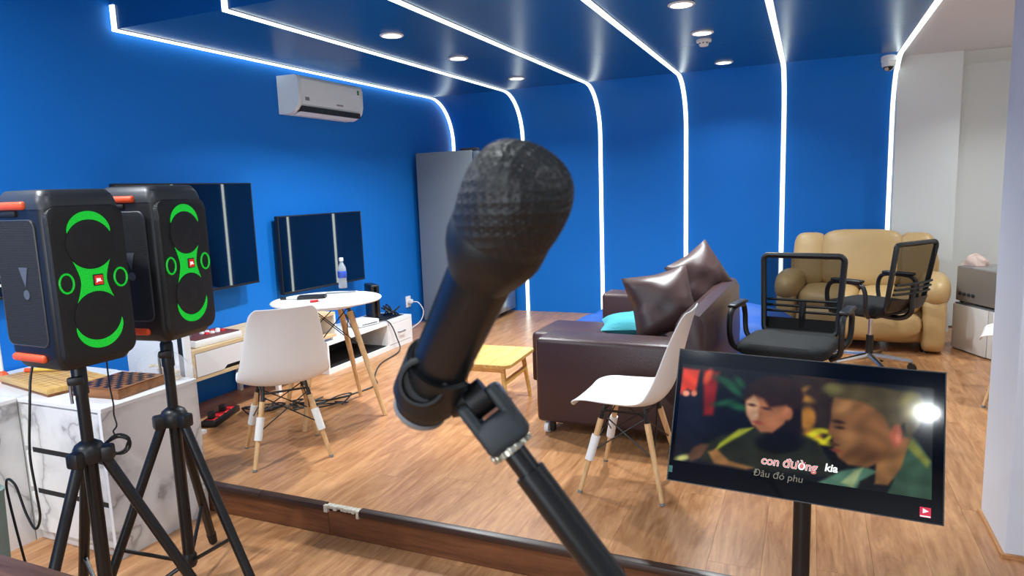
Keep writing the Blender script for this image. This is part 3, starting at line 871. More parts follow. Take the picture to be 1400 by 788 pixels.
def speaker(label, c, rz):
    H, W, D = 0.57, 0.262, 0.264
    t = thing('loudspeaker', label, 'loudspeaker', c, rz)
    secs = [(0.0, 0.86, 0.80), (0.008, 0.91, 0.86), (0.03, 0.97, 0.95), (0.06, 1.0, 1.0), (0.30, 1.0, 1.0), (0.50, 0.985, 0.985), (0.54, 0.955, 0.955), (0.56, 0.90, 0.90), (0.57, 0.80, 0.82)]
    rings = []
    for z, sx, sy in secs:
        rings.append([(x * sx, y * sy, z) for x, y in rrect(D, W, 0.03, 5)])
    MB().loft(rings).build('cabinet', 'speaker_body', t)
    # top cap lip
    rings = [[(x * s, y * s, z) for x, y in rrect(D, W, 0.036, 5)] for z, s in ((0.515, 0.992), (0.53, 0.99), (0.552, 0.945), (0.572, 0.85), (0.576, 0.80))]
    MB().loft(rings).build('top_cap', 'speaker_cap', t)
    # front grille, gently domed
    fx = D / 2
    prof_ = rrect(0.25, 0.505, 0.04, 6)
    rings = [[(fx + h, y * s, 0.272 + z * s) for y, z in prof_] for h, s in ((-0.01, 1.0), (0.006, 0.995), (0.010, 0.97), (0.011, 0.9))]
    fg = MB().loft(rings).build('front_grille', 'speaker_grille', t)
    X = fx + 0.0115
    cu, cl, rw = (0.0, 0.398), (0.0, 0.165), 0.078
    for cc in (cu, cl):
        MB().lathe([(rw, 0), (rw, 0.003), (rw * .93, 0.004), (rw * .5, 0.001), (0.02, 0.004), (0.0, 0.005)], p=(X - .001, cc[0], cc[1]), axis=(1, 0, 0), n=32).build('woofer', 'speaker_grille', fg)
    def cres(cc, sgn, a0, a1, k0, k1):
        out, inn = [], []
        for i in range(25):
            f = i / 24; a = R_(a0 + (a1 - a0) * f); th = 0.026 * math.sin(PI * f) ** 0.8
            inn.append((cc[0] + (rw + .002) * math.cos(a), cc[1] + (rw + .002) * math.sin(a)))
            out.append((cc[0] + (rw + .003 + th) * math.cos(a), cc[1] + (rw + .003 + th) * math.sin(a)))
        return inn, out
    def strip_mesh(inn, out, nm):
        mb = MB(); A = [mb.bm.verts.new((X, *p)) for p in inn]; B = [mb.bm.verts.new((X, *p)) for p in out]
        for i in range(len(A) - 1): mb.bm.faces.new((A[i], A[i + 1], B[i + 1], B[i]))
        r = bmesh.ops.extrude_face_region(mb.bm, geom=list(mb.bm.faces))
        for v in r['geom']:
            if isinstance(v, bmesh.types.BMVert): v.co.x += 0.001
        return mb.build(nm, 'green_light', fg)
    strip_mesh(*cres(cu, 1, 28, 150, 0, 0), 'light_arc')
    strip_mesh(*cres(cl, -1, -160, -14, 0, 0), 'light_arc')
    top = [(cu[0] + (rw + .002) * math.cos(R_(a)), cu[1] + (rw + .002) * math.sin(R_(a))) for a in range(-142, -37, 5)]
    bot = [(cl[0] + (rw + .002) * math.cos(R_(a)), cl[1] + (rw + .002) * math.sin(R_(a))) for a in range(142, 37, -5)]
    # waist pinched towards the middle
    def pin(p, q, f):
        z = p[1] * (1 - f) + q[1] * f; y = p[0] * (1 - f) + q[0] * f
        s = 1 - 0.30 * (1 - abs(2 * f - 1) ** 1.5)
        return (X, y * s, z)
    mb = MB(); n = len(top)
    mb.grid(lambda u, v: pin(top[round(u * (n - 1))], bot[round(u * (n - 1))], v), n - 1, 10)
    r = bmesh.ops.extrude_face_region(mb.bm, geom=list(mb.bm.faces))
    for v in r['geom']:
        if isinstance(v, bmesh.types.BMVert): v.co.x += 0.001
    mb.build('light_waist', 'green_light', fg)
    for s in (-1, 1):
        mb = MB(); ring = [(X + .001, s * 0.09 + 0.022 * math.cos(a), 0.281 + 0.03 * math.sin(a)) for a in [2 * PI * k / 28 for k in range(28)]]
        mb.tubex(ring, 0.0035, 6, closed=True).build('light_ring', 'green_light', fg)
    lg = MB().box((X + 0.002, 0.012, 0.281), (0.004, 0.036, 0.038), 0.002, 1).build('logo_plate', 'black_plastic', fg)
    MB().box((X + 0.0045, 0.012, 0.281), (0.001, 0.028, 0.030)).build('logo_badge', 'logo_red', fg, False)
    M = Matrix(((0, 0, 1, X + 0.0056), (1, 0, 0, 0.012), (0, 1, 0, 0.2765), (0, 0, 0, 1)))
    text_mesh('logo_lettering', 'JBL', 0.0135, 'logo_white', fg, M, offset=0.0004, align='CENTER')
    # side panels with emblem, handles and feet
    for s in (-1, 1):
        yy = s * W / 2
        sp = rrect(0.21, 0.40, 0.025, 4)
        sd = MB().prism([(x - 0.02, 0.282 + z) for x, z in sp], yy - 0.003, yy + 0.003, 'y').build('side_panel', 'speaker_side', t)
        rim = MB().tubex([(x - 0.02, yy, 0.282 + z) for x, z in sp], 0.004, 6, closed=True).build('panel_rim', 'speaker_cap', t)
        e = yy + s * 0.0035
        MB().prism([(-0.018, 0.335), (0.028, 0.335), (0.008, 0.272)], min(e, e + s * .001), max(e, e + s * .001), 'y').build('emblem', 'speaker_logo', sd, False)
        MB().lathe([(0.0155, 0), (0.0155, 0.001)], p=(0.008, e, 0.248), axis=(0, s, 0), n=20).build('emblem', 'speaker_logo', sd)
        for z, x0, x1, nm in ((0.528, -0.125, 0.05, 'handle'), (0.04, -0.115, 0.055, 'foot')):
            MB().box(((x0 + x1) / 2, yy * 0.985, z), (x1 - x0, 0.024, 0.026), 0.011, 4).build(nm, 'orange', t)
        MB().box((-0.067, yy * 0.93, 0.503), (0.14, 0.03, 0.02), 0.006, 2).build('handle_slot', 'black_matte', t)
    MB().lathe([(0.03, -0.02), (0.03, 0.004)], n=16).build('pole_socket', 'black_plastic', t)
    return t


S1, S2 = (-2.27, 1.49), (-2.30, 1.865)
tripod('black tripod stand under the front loudspeaker', S1, (40, 160, 280))
tripod('black tripod stand under the loudspeaker nearer the wall television', S2, (3, 123, 243), 0.34)
speaker('black party loudspeaker with green lights, the front one of the pair', (S1[0], S1[1], 1.045), R_(-2))
speaker('black party loudspeaker with green lights, beside the wall television', (S2[0], S2[1], 1.055), R_(8))
cable('speaker_cable', [(-2.36, 1.40, 1.05), (-2.36, 1.385, 1.0), (-2.36, 1.37, 0.9), (-2.375, 1.36, 0.75), (-2.37, 1.36, 0.62), (-2.385, 1.37, 0.52), (-2.42, 1.37, 0.47), (-2.46, 1.37, 0.52), (-2.50, 1.37, 0.62), (-2.55, 1.37, 0.60), (-2.52, 1.38, 0.3), (-2.6, 1.45, 0.02), (-2.8, 1.55, 0.008)], 0.0045, 'black_plastic',
      'black cable hanging from the front loudspeaker')
t = thing('coiled_cable', 'thin black cable ending in a coil, hanging from the front loudspeaker', 'cable', (-2.28, 1.60, 0.0))
MB().tubex(crom([(0, 0, 1.05), (0, 0.0, 0.93), (0.008, 0, 0.86), (0.004, 0.0, 0.82), (0.012, 0, 0.78), (-0.01, 0, 0.755), (0.0, 0, 0.74)], 6), 0.003, 6).build('lead', 'black_plastic', t)
mb = MB()
ux = Vector((0.55, 0.83, 0)).normalized()
pts = []
for k in range(150):
    a = 2 * PI * k / 25; r = 0.036 + 0.006 * math.sin(k * .37)
    pts.append(ux * (r * math.cos(a) + .004) + Vector((0.003 * math.sin(k), 0, 0.705 + r * 0.9 * math.sin(a))))
mb.tubex(pts, 0.0042, 6).build('coil', 'black_plastic', t)

# near table corner and pale bin at the lower left
t = thing('side_table', 'dark brown wooden table near the loudspeaker stands', 'table', (-1.75, 0.62, 0))
MB().box2((-0.5, -0.29, 0.72), (0.42, 0.29, 0.75), 0.004, 2).build('table_top', 'table_wood', t)
for x in (-0.44, 0.36):
    for y in (-0.23, 0.23): MB().box2((x - .025, y - .025, 0), (x + .025, y + .025, 0.72), 0.003, 1).build('leg', 'table_wood', t)
g = ony(18, 730, 1.30)
t = thing('waste_bin', 'pale grey green bin beside the marble side cabinet', 'bin', (g.x - 0.20, 1.22, 0))
rings = [[(x * s, y * s, z) for x, y in rrect(0.28, 0.24, 0.04, 4)] for z, s in ((0, .86), (0.3, .94), (0.60, 1.0), (0.625, 1.03), (0.63, .98), (0.61, .95), (0.1, .84))]
MB().loft(rings).build('shell', 'green_grey', t)


# ------------------------------------------------------------------ shell chairs
def shell_chair(label, loc, rz, sleeves):
    """front is local +y"""
    t = thing('shell_chair', label, 'chair', (loc[0], loc[1], ZP), rz, None)
    P = [(0.235, 0.405, 0.155, 0.0), (0.225, 0.43, 0.20, 0.008), (0.16, 0.437, 0.228, 0.022), (0.05, 0.425, 0.242, 0.035), (-0.07, 0.42, 0.248, 0.045), (-0.15, 0.44, 0.25, 0.06), (-0.195, 0.50, 0.243, 0.062),
         (-0.222, 0.595, 0.225, 0.05), (-0.25, 0.71, 0.202, 0.038), (-0.28, 0.825, 0.178, 0.02), (-0.292, 0.865, 0.145, 0.008)]
    S = crom(P, 5)
    nu = len(S) - 1
    def f(u, v):
        i = round(u * nu); y, z, hw, cu = S[i]
        a, b = S[max(i - 1, 0)], S[min(i + 1, nu)]
        ty, tz = b[0] - a[0], b[1] - a[1]; l = math.hypot(ty, tz) or 1
        ny, nz = -(tz / l), ty / l
        if nz < 0 and abs(nz) > abs(ny): ny, nz = -ny, -nz
        ny, nz = (tz / l, -ty / l)
        s = 2 * v - 1
        k = cu * abs(s) ** 2.4
        return (hw * s * (1 - 0.03 * abs(s) ** 3), y + ny * k, z + nz * k)
    o = MB().grid(f, nu, 16).build('seat_shell', 'white_plastic', t)
    md = o.modifiers.new('thickness', 'SOLIDIFY'); md.thickness = 0.007; md.offset = 0
    md = o.modifiers.new('smooth', 'SUBSURF'); md.levels = 1; md.render_levels = 1
    o.data.polygons.foreach_set('use_smooth', [True] * len(o.data.polygons))
    tops, mids = {}, {}
    for sx in (-1, 1):
        for sy in (-1, 1):
            A = Vector((0.115 * sx, 0.10 * sy - 0.0, 0.385)); B = Vector((0.20 * sx, 0.195 * sy, 0.0))
            tops[sx, sy] = A; mids[sx, sy] = A.lerp(B, 0.5)
            lg = MB().cyl(A.lerp(B, 0.10), B, 0.0150, 0.0105, n=12).build('leg', 'pale_wood', t)
            MB().cyl(A, A.lerp(B, 0.13), 0.010, 0.010, n=8).build('bracket', 'black_metal', lg)
            MB().cyl(B + Vector((0, 0, 0.0)), B.lerp(A, 0.03), 0.012, 0.012, n=10).build('foot_glide', 'mid_grey', lg)
            if (sx, sy) in sleeves:
                MB().cyl(A.lerp(B, 0.30), A.lerp(B, 0.60), 0.021, 0.0205, n=14).build('sleeve', 'white_matte', lg)
    ks = [(-1, -1), (1, -1), (1, 1), (-1, 1)]
    for i in range(4):
        a, b = ks[i], ks[(i + 1) % 4]
        MB().tubex([tops[a] + Vector((0, 0, -.02)), mids[b]], 0.0035, 6).build('brace_wire', 'black_metal', t)
        MB().tubex([tops[b] + Vector((0, 0, -.02)), mids[a]], 0.0035, 6).build('brace_wire', 'black_metal', t)
    fr_ = MB()
    for i in range(4): fr_.tubex([tops[ks[i]], tops[ks[(i + 1) % 4]]], 0.006, 6)
    for k in ks: fr_.tubex([tops[k], (tops[k].x * .95, tops[k].y * .9, 0.425)], 0.007, 6)
    fr_.build('under_frame', 'black_metal', t)
    return t


ALL4 = {(-1, -1), (1, -1), (-1, 1)}
shell_chair('white shell chair with wooden legs pulled up to the round table', (-2.655, 2.86), R_(50), ALL4)
shell_chair('white shell chair with wooden legs beside the brown sofa', (-0.755, 3.10), R_(88), {(-1, 1), (1, 1)})
shell_chair('white shell chair with wooden legs mostly hidden behind the pillar', (1.25, 4.98), R_(75), set())

# ------------------------------------------------------------------ round table
TC = (-2.85, 3.53)
t = thing('round_table', 'round white table with splayed wooden legs by the televisions', 'table', (TC[0], TC[1], ZP), R_(0))
TZ = 0.762
MB().lathe([(0.0, TZ - 0.018), (0.32, TZ - 0.018), (0.345, TZ - 0.012), (0.35, TZ - 0.004), (0.345, TZ), (0.0, TZ)], n=64, caps=False).build('table_top', 'white_gloss', t)
MB().lathe([(0.2, TZ - 0.045), (0.22, TZ - 0.018)], n=32).build('mounting_plate', 'white_gloss', t)
tl, ml = {}, {}
for k in range(4):
    a = R_(8 + 90 * k)
    A = Vector((0.15 * math.cos(a), 0.15 * math.sin(a), TZ - 0.05)); B = Vector((0.365 * math.cos(a), 0.365 * math.sin(a), 0.0))
    tl[k], ml[k] = A, A.lerp(B, 0.36)
    lg = MB().cyl(A.lerp(B, .04), B, 0.0205, 0.013, n=14).build('leg', 'pale_wood', t)
    MB().cyl(A, A.lerp(B, .08), 0.012, 0.012, n=8).build('bracket', 'black_metal', lg)
for k in range(4):
    j = (k + 1) % 4
    MB().tubex([tl[k], ml[j]], 0.0035, 6).build('brace_wire', 'black_metal', t)
    MB().tubex([tl[j], ml[k]], 0.0035, 6).build('brace_wire', 'black_metal', t)
ZTT = ZP + TZ
p = onz(469, 394, ZTT)
t = thing('water_bottle', 'clear plastic water bottle with a blue label on the round table', 'bottle', (p.x, p.y, ZTT))
MB().lathe([(0.0, 0.001), (0.028, 0.001), (0.031, 0.008), (0.03, 0.05), (0.029, 0.06), (0.031, 0.07), (0.031, 0.13), (0.028, 0.15), (0.015, 0.178), (0.0125, 0.185), (0.0125, 0.2)], n=22).build('body', 'bottle', t)
MB().lathe([(0.0315, 0.075), (0.032, 0.076), (0.032, 0.124), (0.0315, 0.125)], n=22, caps=False).build('label', 'bottle_label', t)
MB().lathe([(0.015, 0.195), (0.0155, 0.197), (0.0155, 0.216), (0.013, 0.219)], n=18).build('cap', 'white_gloss', t)
p = onz(427, 408, ZTT)
t = thing('wallet', 'black folded wallet lying on the round white table', 'wallet', (p.x, p.y, ZTT), R_(30))
MB().box2((-0.09, -0.05, 0.0), (0.09, 0.05, 0.009), 0.003, 2).build('lower_flap', 'dark_grey', t)
MB().box2((-0.088, -0.05, 0.010), (0.088, 0.048, 0.02), 0.003, 2).build('upper_flap', 'black_plastic', t)
p = onz(435, 413, ZTT)
t = thing('marker_pen', 'white marker with a red cap beside the black wallet', 'pen', (p.x, p.y, ZTT + 0.0085), R_(55))
MB().cyl((-0.0, 0, 0), (0.08, 0, 0), 0.008).build('barrel', 'white_gloss', t)
MB().cyl((-0.05, 0, 0), (0.0, 0, 0), 0.0085).build('cap', 'red_plastic', t)
p = onz(392, 410, ZTT)
t = thing('marker_pen', 'white marker with a black cap near the edge of the table', 'pen', (p.x, p.y, ZTT + 0.0085), R_(20))
MB().cyl((0.0, 0, 0), (0.09, 0, 0), 0.008).build('barrel', 'white_gloss', t)
MB().cyl((-0.04, 0, 0), (0.0, 0, 0), 0.0085).build('cap', 'black_plastic', t)
p = onz(466, 402, ZTT)
t = thing('white_tray', 'thin white tray lying beside the water bottle', 'tray', (p.x, p.y, ZTT), R_(35))
MB().box2((-0.11, -0.055, 0.0), (0.11, 0.055, 0.008), 0.003, 2).build('tray', 'white_plastic', t)
MB().box2((-0.1, -0.046, 0.008), (0.1, 0.046, 0.0095)).build('inset', 'mid_grey', t, False)

# ------------------------------------------------------------------ wooden stool table
t = thing('low_wooden_table', 'small low table of yellow wood beside the brown sofa', 'table', (-1.98, 4.02, ZP), R_(3))
W2, D2, HZ = 0.56, 0.52, 0.335
MB().prism(rrect(W2, D2, 0.05, 5), HZ - 0.022, HZ, 'z').build('table_top', 'stool_wood', t)
cs = {}
for sx in (-1, 1):
    for sy in (-1, 1):
        A = Vector((sx * (W2 / 2 - .07), sy * (D2 / 2 - .07), HZ - .02)); B = Vector((sx * (W2 / 2 - .035), sy * (D2 / 2 - .035), 0))
        cs[sx, sy] = A.lerp(B, .35)
        MB().cyl(A, B, 0.017, 0.013, n=12).build('leg', 'stool_wood', t)
for sx in (-1, 1): MB().box((cs[sx, 1].x, 0, cs[sx, 1].z), (0.02, D2 - 0.12, 0.035), 0.004, 1).build('rail', 'stool_wood', t)
for sy in (-1, 1): MB().box((0, cs[1, sy].y, HZ - 0.04), (W2 - 0.13, 0.02, 0.04), 0.004, 1).build('apron', 'stool_wood', t)

# ------------------------------------------------------------------ brown sofa
t = thing('brown_sofa', 'dark brown leather corner sofa on casters', 'sofa', (-1.43, 3.57, ZP), R_(-1.5))
MB().box2((0.0, 0.0, 0.075), (0.94, 0.26, 0.575), 0.03, 3).build('armrest', 'leather_brown', t)
MB().box2((0.0, 1.28, 0.075), (0.90, 1.50, 0.64), 0.03, 3).build('armrest', 'leather_brown', t)
MB().box2((0.03, 0.2, 0.075), (0.9, 1.30, 0.30), 0.02, 2).build('base', 'leather_brown', t)
MB().box2((0.02, 0.27, 0.28), (0.72, 0.77, 0.43), 0.04, 3).build('seat_cushion', 'leather_brown', t)
MB().box2((-0.36, 0.78, 0.075), (0.0, 1.46, 0.30), 0.02, 2).build('chaise_base', 'leather_brown', t)
MB().box2((-0.36, 0.78, 0.28), (0.72, 1.27, 0.43), 0.035, 3).build('seat_cushion', 'leather_brown', t)
mb = MB()
rings = []
for y in (0.0, 0.012, 0.04, 1.46, 1.488, 1.50):
    e = 0.02 if y in (0.0, 1.50) else (0.006 if y in (0.012, 1.488) else 0.0)
    rings.append([(0.70 + e, y, 0.30 + e), (0.95 - e, y, 0.10 + e), (0.965 - e, y, 0.40), (0.955 - e, y, 0.70 - e), (0.93 - e, y, 0.745 - e), (0.88, y, 0.76 - e), (0.83 + e, y, 0.74 - e), (0.80 + e, y, 0.69 - e)])
mb.loft(rings).build('backrest', 'leather_brown', t)
for x in (0.05, 0.88):
    for y in (0.05, 1.42):
        c = MB().cyl((x - 0.012, y, 0.032), (x + 0.012, y, 0.032), 0.032, n=18).build('caster', 'white_plastic', t)
        MB().cyl((x, y + .01, 0.03), (x, y + .01, 0.09), 0.008).build('caster_stem', 'steel', c)
        MB().box((x + .03, y + .01, 0.045), (0.03, 0.03, 0.07), 0.005, 1).build('caster_fork', 'black_metal', c)


def cushion(name, label, m, c, size, rot, fold=0.0, th=0.09):
    o = None
    sx, sz = size
    def f(sgn):
        def g(u, v):
            a, b = 2 * u - 1, 2 * v - 1
            k = max(0.0, (1 - abs(a) ** 3.2)) ** 0.62 * max(0.0, (1 - abs(b) ** 3.2)) ** 0.62
            pinch = 1 - 0.10 * (1 - abs(a * b) ** 1.2)
            wr = 0.006 * math.sin(5 * a + 3 * b) * k + 0.004 * math.sin(7 * b - 4 * a) * k
            return (a * sx / 2 * (pinch if abs(b) < 1 else pinch), sgn * (th * k + wr) + fold * (abs(b) * a), b * sz / 2 * pinch)
        return g
    mb = MB().grid(f(1), 20, 20).grid(f(-1), 20, 20)
    bmesh.ops.remove_doubles(mb.bm, verts=list(mb.bm.verts), dist=0.0015)
    o = mb.build(name, m)
    o.data.polygons.foreach_set('use_smooth', [True] * len(o.data.polygons))
    o.location = c; o.rotation_euler = rot
    return tag(o, label, 'cushion')


cushion('leather_cushion', 'dark brown leather cushion standing on the sofa beside the teal cushion', 'leather_cushion', (-0.80, 4.10, 0.86), (0.40, 0.40), (R_(-18), R_(-14), R_(16)), 0.05, 0.10)
cushion('leather_cushion', 'dark brown leather cushion leaning on the far end of the sofa back', 'leather_cushion', (-0.67, 4.72, 0.95), (0.38, 0.36), (R_(-12), R_(-30), R_(32)), 0.06, 0.09)
cushion('teal_cushion', 'teal fabric cushion lying on the brown sofa seat', 'teal_fabric', (-1.04, 4.42, 0.655), (0.46, 0.40), (R_(-90), R_(0), R_(15)), 0.0, 0.075)

# blue cloth heap behind the sofa
def heap(u, v):
    a = 2 * PI * u; r = [1.0, 0.99, 0.95, 0.8, 0.55, 0.25, 0.0]; z = [0.0, 0.35, 0.62, 0.85, 0.95, 1.0, 1.0]
    k = v * 6; i = min(int(k), 5); f = k - i
    rr = r[i] * (1 - f) + r[i + 1] * f; zz = z[i] * (1 - f) + z[i + 1] * f
    w_ = 1 + 0.06 * math.sin(6 * a) + 0.04 * math.sin(11 * a + 5 * v)
    return (0.95 * rr * math.cos(a) * w_, 0.36 * rr * math.sin(a) * w_, 0.46 * zz * (1 + .12 * math.sin(3 * a + 1)) * 0.9)
o = MB().grid(heap, 60, 18).build('floor_mattress', 'blue_cloth')
o.location = (-0.95, 5.75, ZP)
tag(o, 'crumpled blue cloth mattress lying behind the brown sofa', 'mattress')


# ------------------------------------------------------------------ office chairs
def office_chair(label, loc, rz, tilt=10):
    """front is local +y"""
    t = thing('office_chair', label, 'office chair', (loc[0], loc[1], ZP), rz)
    rings = []
    for z, s in ((0.445, 0.9), (0.452, 0.97), (0.475, 1.0), (0.50, 0.985), (0.515, 0.93), (0.52, 0.8)):
        rings.append([(x * s, y * s + .02, z) for x, y in rrect(0.49, 0.47, 0.09, 6)])
    MB().loft(rings).build('seat', 'seat_fabric', t)
    MB().box((0, 0.02, 0.436), (0.40, 0.38, 0.02), 0.006, 1).build('seat_plate', 'chair_frame', t)
    T = Matrix.Translation((0, -0.22, 0.50)) @ Matrix.Rotation(R_(tilt), 4, 'X')
    bw, bh, bz = 0.455, 0.47, 0.0
    def bowp(x, z):
        k = (z - bz) / bh
        return Vector((x, -0.05 * (1 - (2 * k - 0.7) ** 2 * .6) + 0.0 + 0.35 * x * x, z))
    outl = []
    for x, z in rrect(1, 1, 0.07, 4):
        zz = bz + (z + .5) * bh; ww = bw * (0.92 + 0.10 * (z + .5))
        outl.append(bowp(x * ww, zz))
    mb = MB(); ring = []
    mb.tubex(outl, 0.018, 8, closed=True).build('back_frame', 'chair_frame', t, M=T)
    MB().grid(lambda u, v: bowp((u - .5) * (bw * (0.92 + .10 * v) - 0.02), bz + v * bh), 12, 12).build('back_mesh', 'mesh_fabric', t, M=T)
    for zz in (0.13, 0.165, 0.20):
        MB().tubex([bowp((k / 8 - .5) * (bw - .04), zz) + Vector((0, -0.012, 0)) for k in range(9)], 0.009, 6).build('lumbar_bar', 'chair_frame', t, M=T)
    # lower back plate and J-shaped carrier
    MB().grid(lambda u, v: bowp((u - .5) * (bw * .92), bz + v * .09) + Vector((0, -.018, 0)), 8, 2).build('back_plate', 'chair_frame', t, M=T)
    MB().tubex(crom([(0, -0.05, 0.42), (0, -0.22, 0.42), (0, -0.295, 0.47), (0, -0.30, 0.56), (0, -0.315, 0.68)], 6), 0.02, 8).build('back_carrier', 'chair_frame', t)
    for s in (-1, 1):
        pts = crom([(s * 0.24, -0.14, 0.44), (s * 0.29, -0.15, 0.50), (s * 0.30, -0.15, 0.62), (s * 0.30, -0.10, 0.68), (s * 0.30, 0.06, 0.685), (s * 0.30, 0.13, 0.66), (s * 0.30, 0.15, 0.58), (s * 0.29, 0.13, 0.48), (s * 0.24, 0.11, 0.44)], 5)
        ar = MB().tubex(pts, 0.016, 8).build('armrest', 'chair_frame', t)
        MB().box((s * 0.30, -0.01, 0.698), (0.055, 0.24, 0.022), 0.01, 3).build('arm_pad', 'black_plastic', ar)
    MB().cyl((0, 0, 0.24), (0, 0, 0.43), 0.016, n=14).build('gas_lift', 'chrome', t)
    MB().cyl((0, 0, 0.09), (0, 0, 0.26), 0.026, n=14).build('lift_cover', 'chair_frame', t)
    for k in range(5):
        a = R_(18 + 72 * k); d = Vector((math.cos(a), math.sin(a), 0))
        lg = MB().tubex([d * 0.0 + Vector((0, 0, 0.105)), d * 0.28 + Vector((0, 0, 0.075))], [0.026, 0.017], 8).build('base_arm', 'chrome', t)
        MB().cyl(d * 0.28 + Vector((-d.y, d.x, 0)) * 0.024 + Vector((0, 0, 0.03)), d * 0.28 - Vector((-d.y, d.x, 0)) * 0.024 + Vector((0, 0, 0.03)), 0.03, n=14).build('caster', 'black_plastic', lg)
        MB().cyl(d * 0.28 + Vector((0, 0, 0.03)), d * 0.28 + Vector((0, 0, 0.085)), 0.008).build('caster_stem', 'steel', lg)
    return t


office_chair('black mesh office chair facing the room, behind the karaoke monitor', (-0.085, 4.18), R_(168))
office_chair('black mesh office chair turned towards the tan leather sofa', (0.44, 5.62), R_(52), 14)


# ------------------------------------------------------------------ tan loveseat
def blob(c, s, e=3.0, nu=24, nv=14, M=None):
    """superellipsoid cushion shape"""
    def sp(x, p): return math.copysign(abs(x) ** p, x)
    q = 2 / e
    def f(u, v):
        a, b = 2 * PI * u, PI * (v - .5)
        P = Vector((s[0] * sp(math.cos(b), q) * sp(math.cos(a), q), s[1] * sp(math.cos(b), q) * sp(math.sin(a), q), s[2] * sp(math.sin(b), q)))
        return Vector(c) + (M @ P if M is not None else P)
    return MB().grid(f, nu, nv)


t = thing('tan_sofa', 'plump tan leather loveseat against the back wall', 'sofa', (0.42, 6.60, ZP), R_(-6))
RX = Matrix.Rotation(R_(-12), 3, 'X')
# front is local -y
blob((0, 0.05, 0.21), (0.58, 0.40, 0.16), 5).build('base', 'leather_tan', t)
for s in (-1, 1):
    blob((s * 0.235, -0.08, 0.40), (0.24, 0.36, 0.10), 3.4).build('seat_cushion', 'leather_tan', t)
    blob((s * 0.55, -0.10, 0.50), (0.115, 0.34, 0.13), 2.6).build('arm_pad', 'leather_tan', t)
    blob((s * 0.55, -0.05, 0.25), (0.09, 0.36, 0.245), 5).build('arm_side', 'leather_tan', t)
    blob((s * 0.415, 0.20, 0.685), (0.145, 0.14, 0.25), 4.0, M=RX).build('back_wing', 'leather_tan', t)
blob((0, 0.19, 0.70), (0.335, 0.15, 0.262), 4.6, M=RX).build('back_cushion', 'leather_tan', t)
blob((0, 0.30, 0.44), (0.60, 0.09, 0.40), 6).build('back_shell', 'leather_tan', t)
blob((0, -0.38, 0.24), (0.47, 0.08, 0.13), 3).build('front_roll', 'leather_tan', t)
for x in (-0.5, 0.5):
    for y in (-0.26, 0.3): MB().cyl((x, y, 0), (x, y, 0.07), 0.03, n=12).build('foot', 'black_plastic', t)

# ------------------------------------------------------------------ white cabinet with oven
t = thing('white_cupboard', 'low white cupboard standing beside the tan sofa', 'cupboard', (1.12, 6.52, ZP), R_(25))
MB().box2((0.0, -0.46, 0.0), (0.45, 0.0, 0.385), 0.005).build('body', 'mid_grey', t)
d = MB().box2((-0.018, -0.40, 0.01), (0.0, -0.005, 0.375), 0.004).build('door', 'white_matte', t)
MB().box2((-0.012, -0.46, 0.01), (0.0, -0.405, 0.375), 0.003, 1).build('side_strip', 'white_matte', t)
t = thing('toaster_oven', 'grey toaster oven standing on the low white cupboard', 'oven', (1.12, 6.52, ZP + 0.385), R_(25))
MB().box2((0.0, -0.46, 0.015), (0.36, -0.01, 0.30), 0.01).build('case', 'microwave', t)
MB().box2((-0.006, -0.455, 0.02), (0.0, -0.015, 0.295), 0.003, 1).build('front_panel', 'microwave', t)
for k in range(4): MB().lathe([(0.014, 0), (0.014, 0.012), (0.01, 0.014)], p=(-0.005, -0.07 - 0.05 * k, 0.08), axis=(-1, 0, 0), n=14).build('knob', 'dark_grey', t)
for x in (0.03, 0.32):
    for y in (-0.43, -0.04): MB().cyl((x, y, 0), (x, y, 0.016), 0.014).build('foot', 'black_plastic', t)
def bag2(u, v):
    a = 2 * PI * u; r = (1 - v ** 2) ** 0.5 if v < 1 else 0
    w_ = 1 + 0.16 * math.sin(3 * a + 4 * v) + 0.1 * math.sin(7 * a)
    return (0.085 * r * math.cos(a) * w_, 0.06 * r * math.sin(a) * w_, 0.085 * v * (1 + 0.2 * math.sin(2 * a)))
o = MB().grid(bag2, 30, 10).build('food_bag', 'bag_pink')
o.location = (1.24, 6.50, ZP + 0.687)
tag(o, 'small pinkish plastic bag lying on the toaster oven', 'bag')

# ------------------------------------------------------------------ karaoke monitor
MC = Vector((-0.0098, 2.095, 0.8455))
MX = Vector((0.9995, -0.011, -0.0298)).normalized()
MY = (Vector((0.030, 0.3914, 0.9186)) - MX * Vector((0.030, 0.3914, 0.9186)).dot(MX)).normalized()
MZ = MX.cross(MY)
MWD, MHT = 0.73, 0.73 / 1.785
BASE = Vector((0.004, 2.15, 0))
t = thing('karaoke_monitor', 'monitor on a black pole showing a karaoke video', 'monitor', BASE)
def PM(zoff):
    o_ = MC - BASE + MZ * zoff
    return Matrix(((MX.x, MY.x, MZ.x, o_.x), (MX.y, MY.y, MZ.y, o_.y), (MX.z, MY.z, MZ.z, o_.z), (0, 0, 0, 1)))
M0 = PM(0)
MB().box((0, 0, -0.014), (MWD, MHT, 0.026), 0.004, 2).build('housing', 'black_plastic', t, M=M0)
fr_ = MB()
for cx, cy, sx, sy in ((0, MHT / 2, MWD + .003, .003), (0, -MHT / 2, MWD + .003, .003), (-MWD / 2, 0, .003, MHT), (MWD / 2, 0, .003, MHT)): fr_.box((cx, cy, -0.003), (sx, sy, 0.012))
fr_.build('edge_trim', 'dark_grey', t, False, M=M0)
scn = MB().box((0, 0, -0.0005), (MWD - .004, MHT - .004, 0.002)).build('screen', 'black_gloss', t, False, M=M0)
MB().box((0, 0, -0.04), (0.34, 0.24, 0.035), 0.01, 2).build('rear_cover', 'black_plastic', t, M=M0)


def to_panel(x, y):
    d = ray(x, y); k = (MC - CAM).dot(MZ) / d.dot(MZ); P = CAM + d * k - MC
    return P.dot(MX), P.dot(MY)


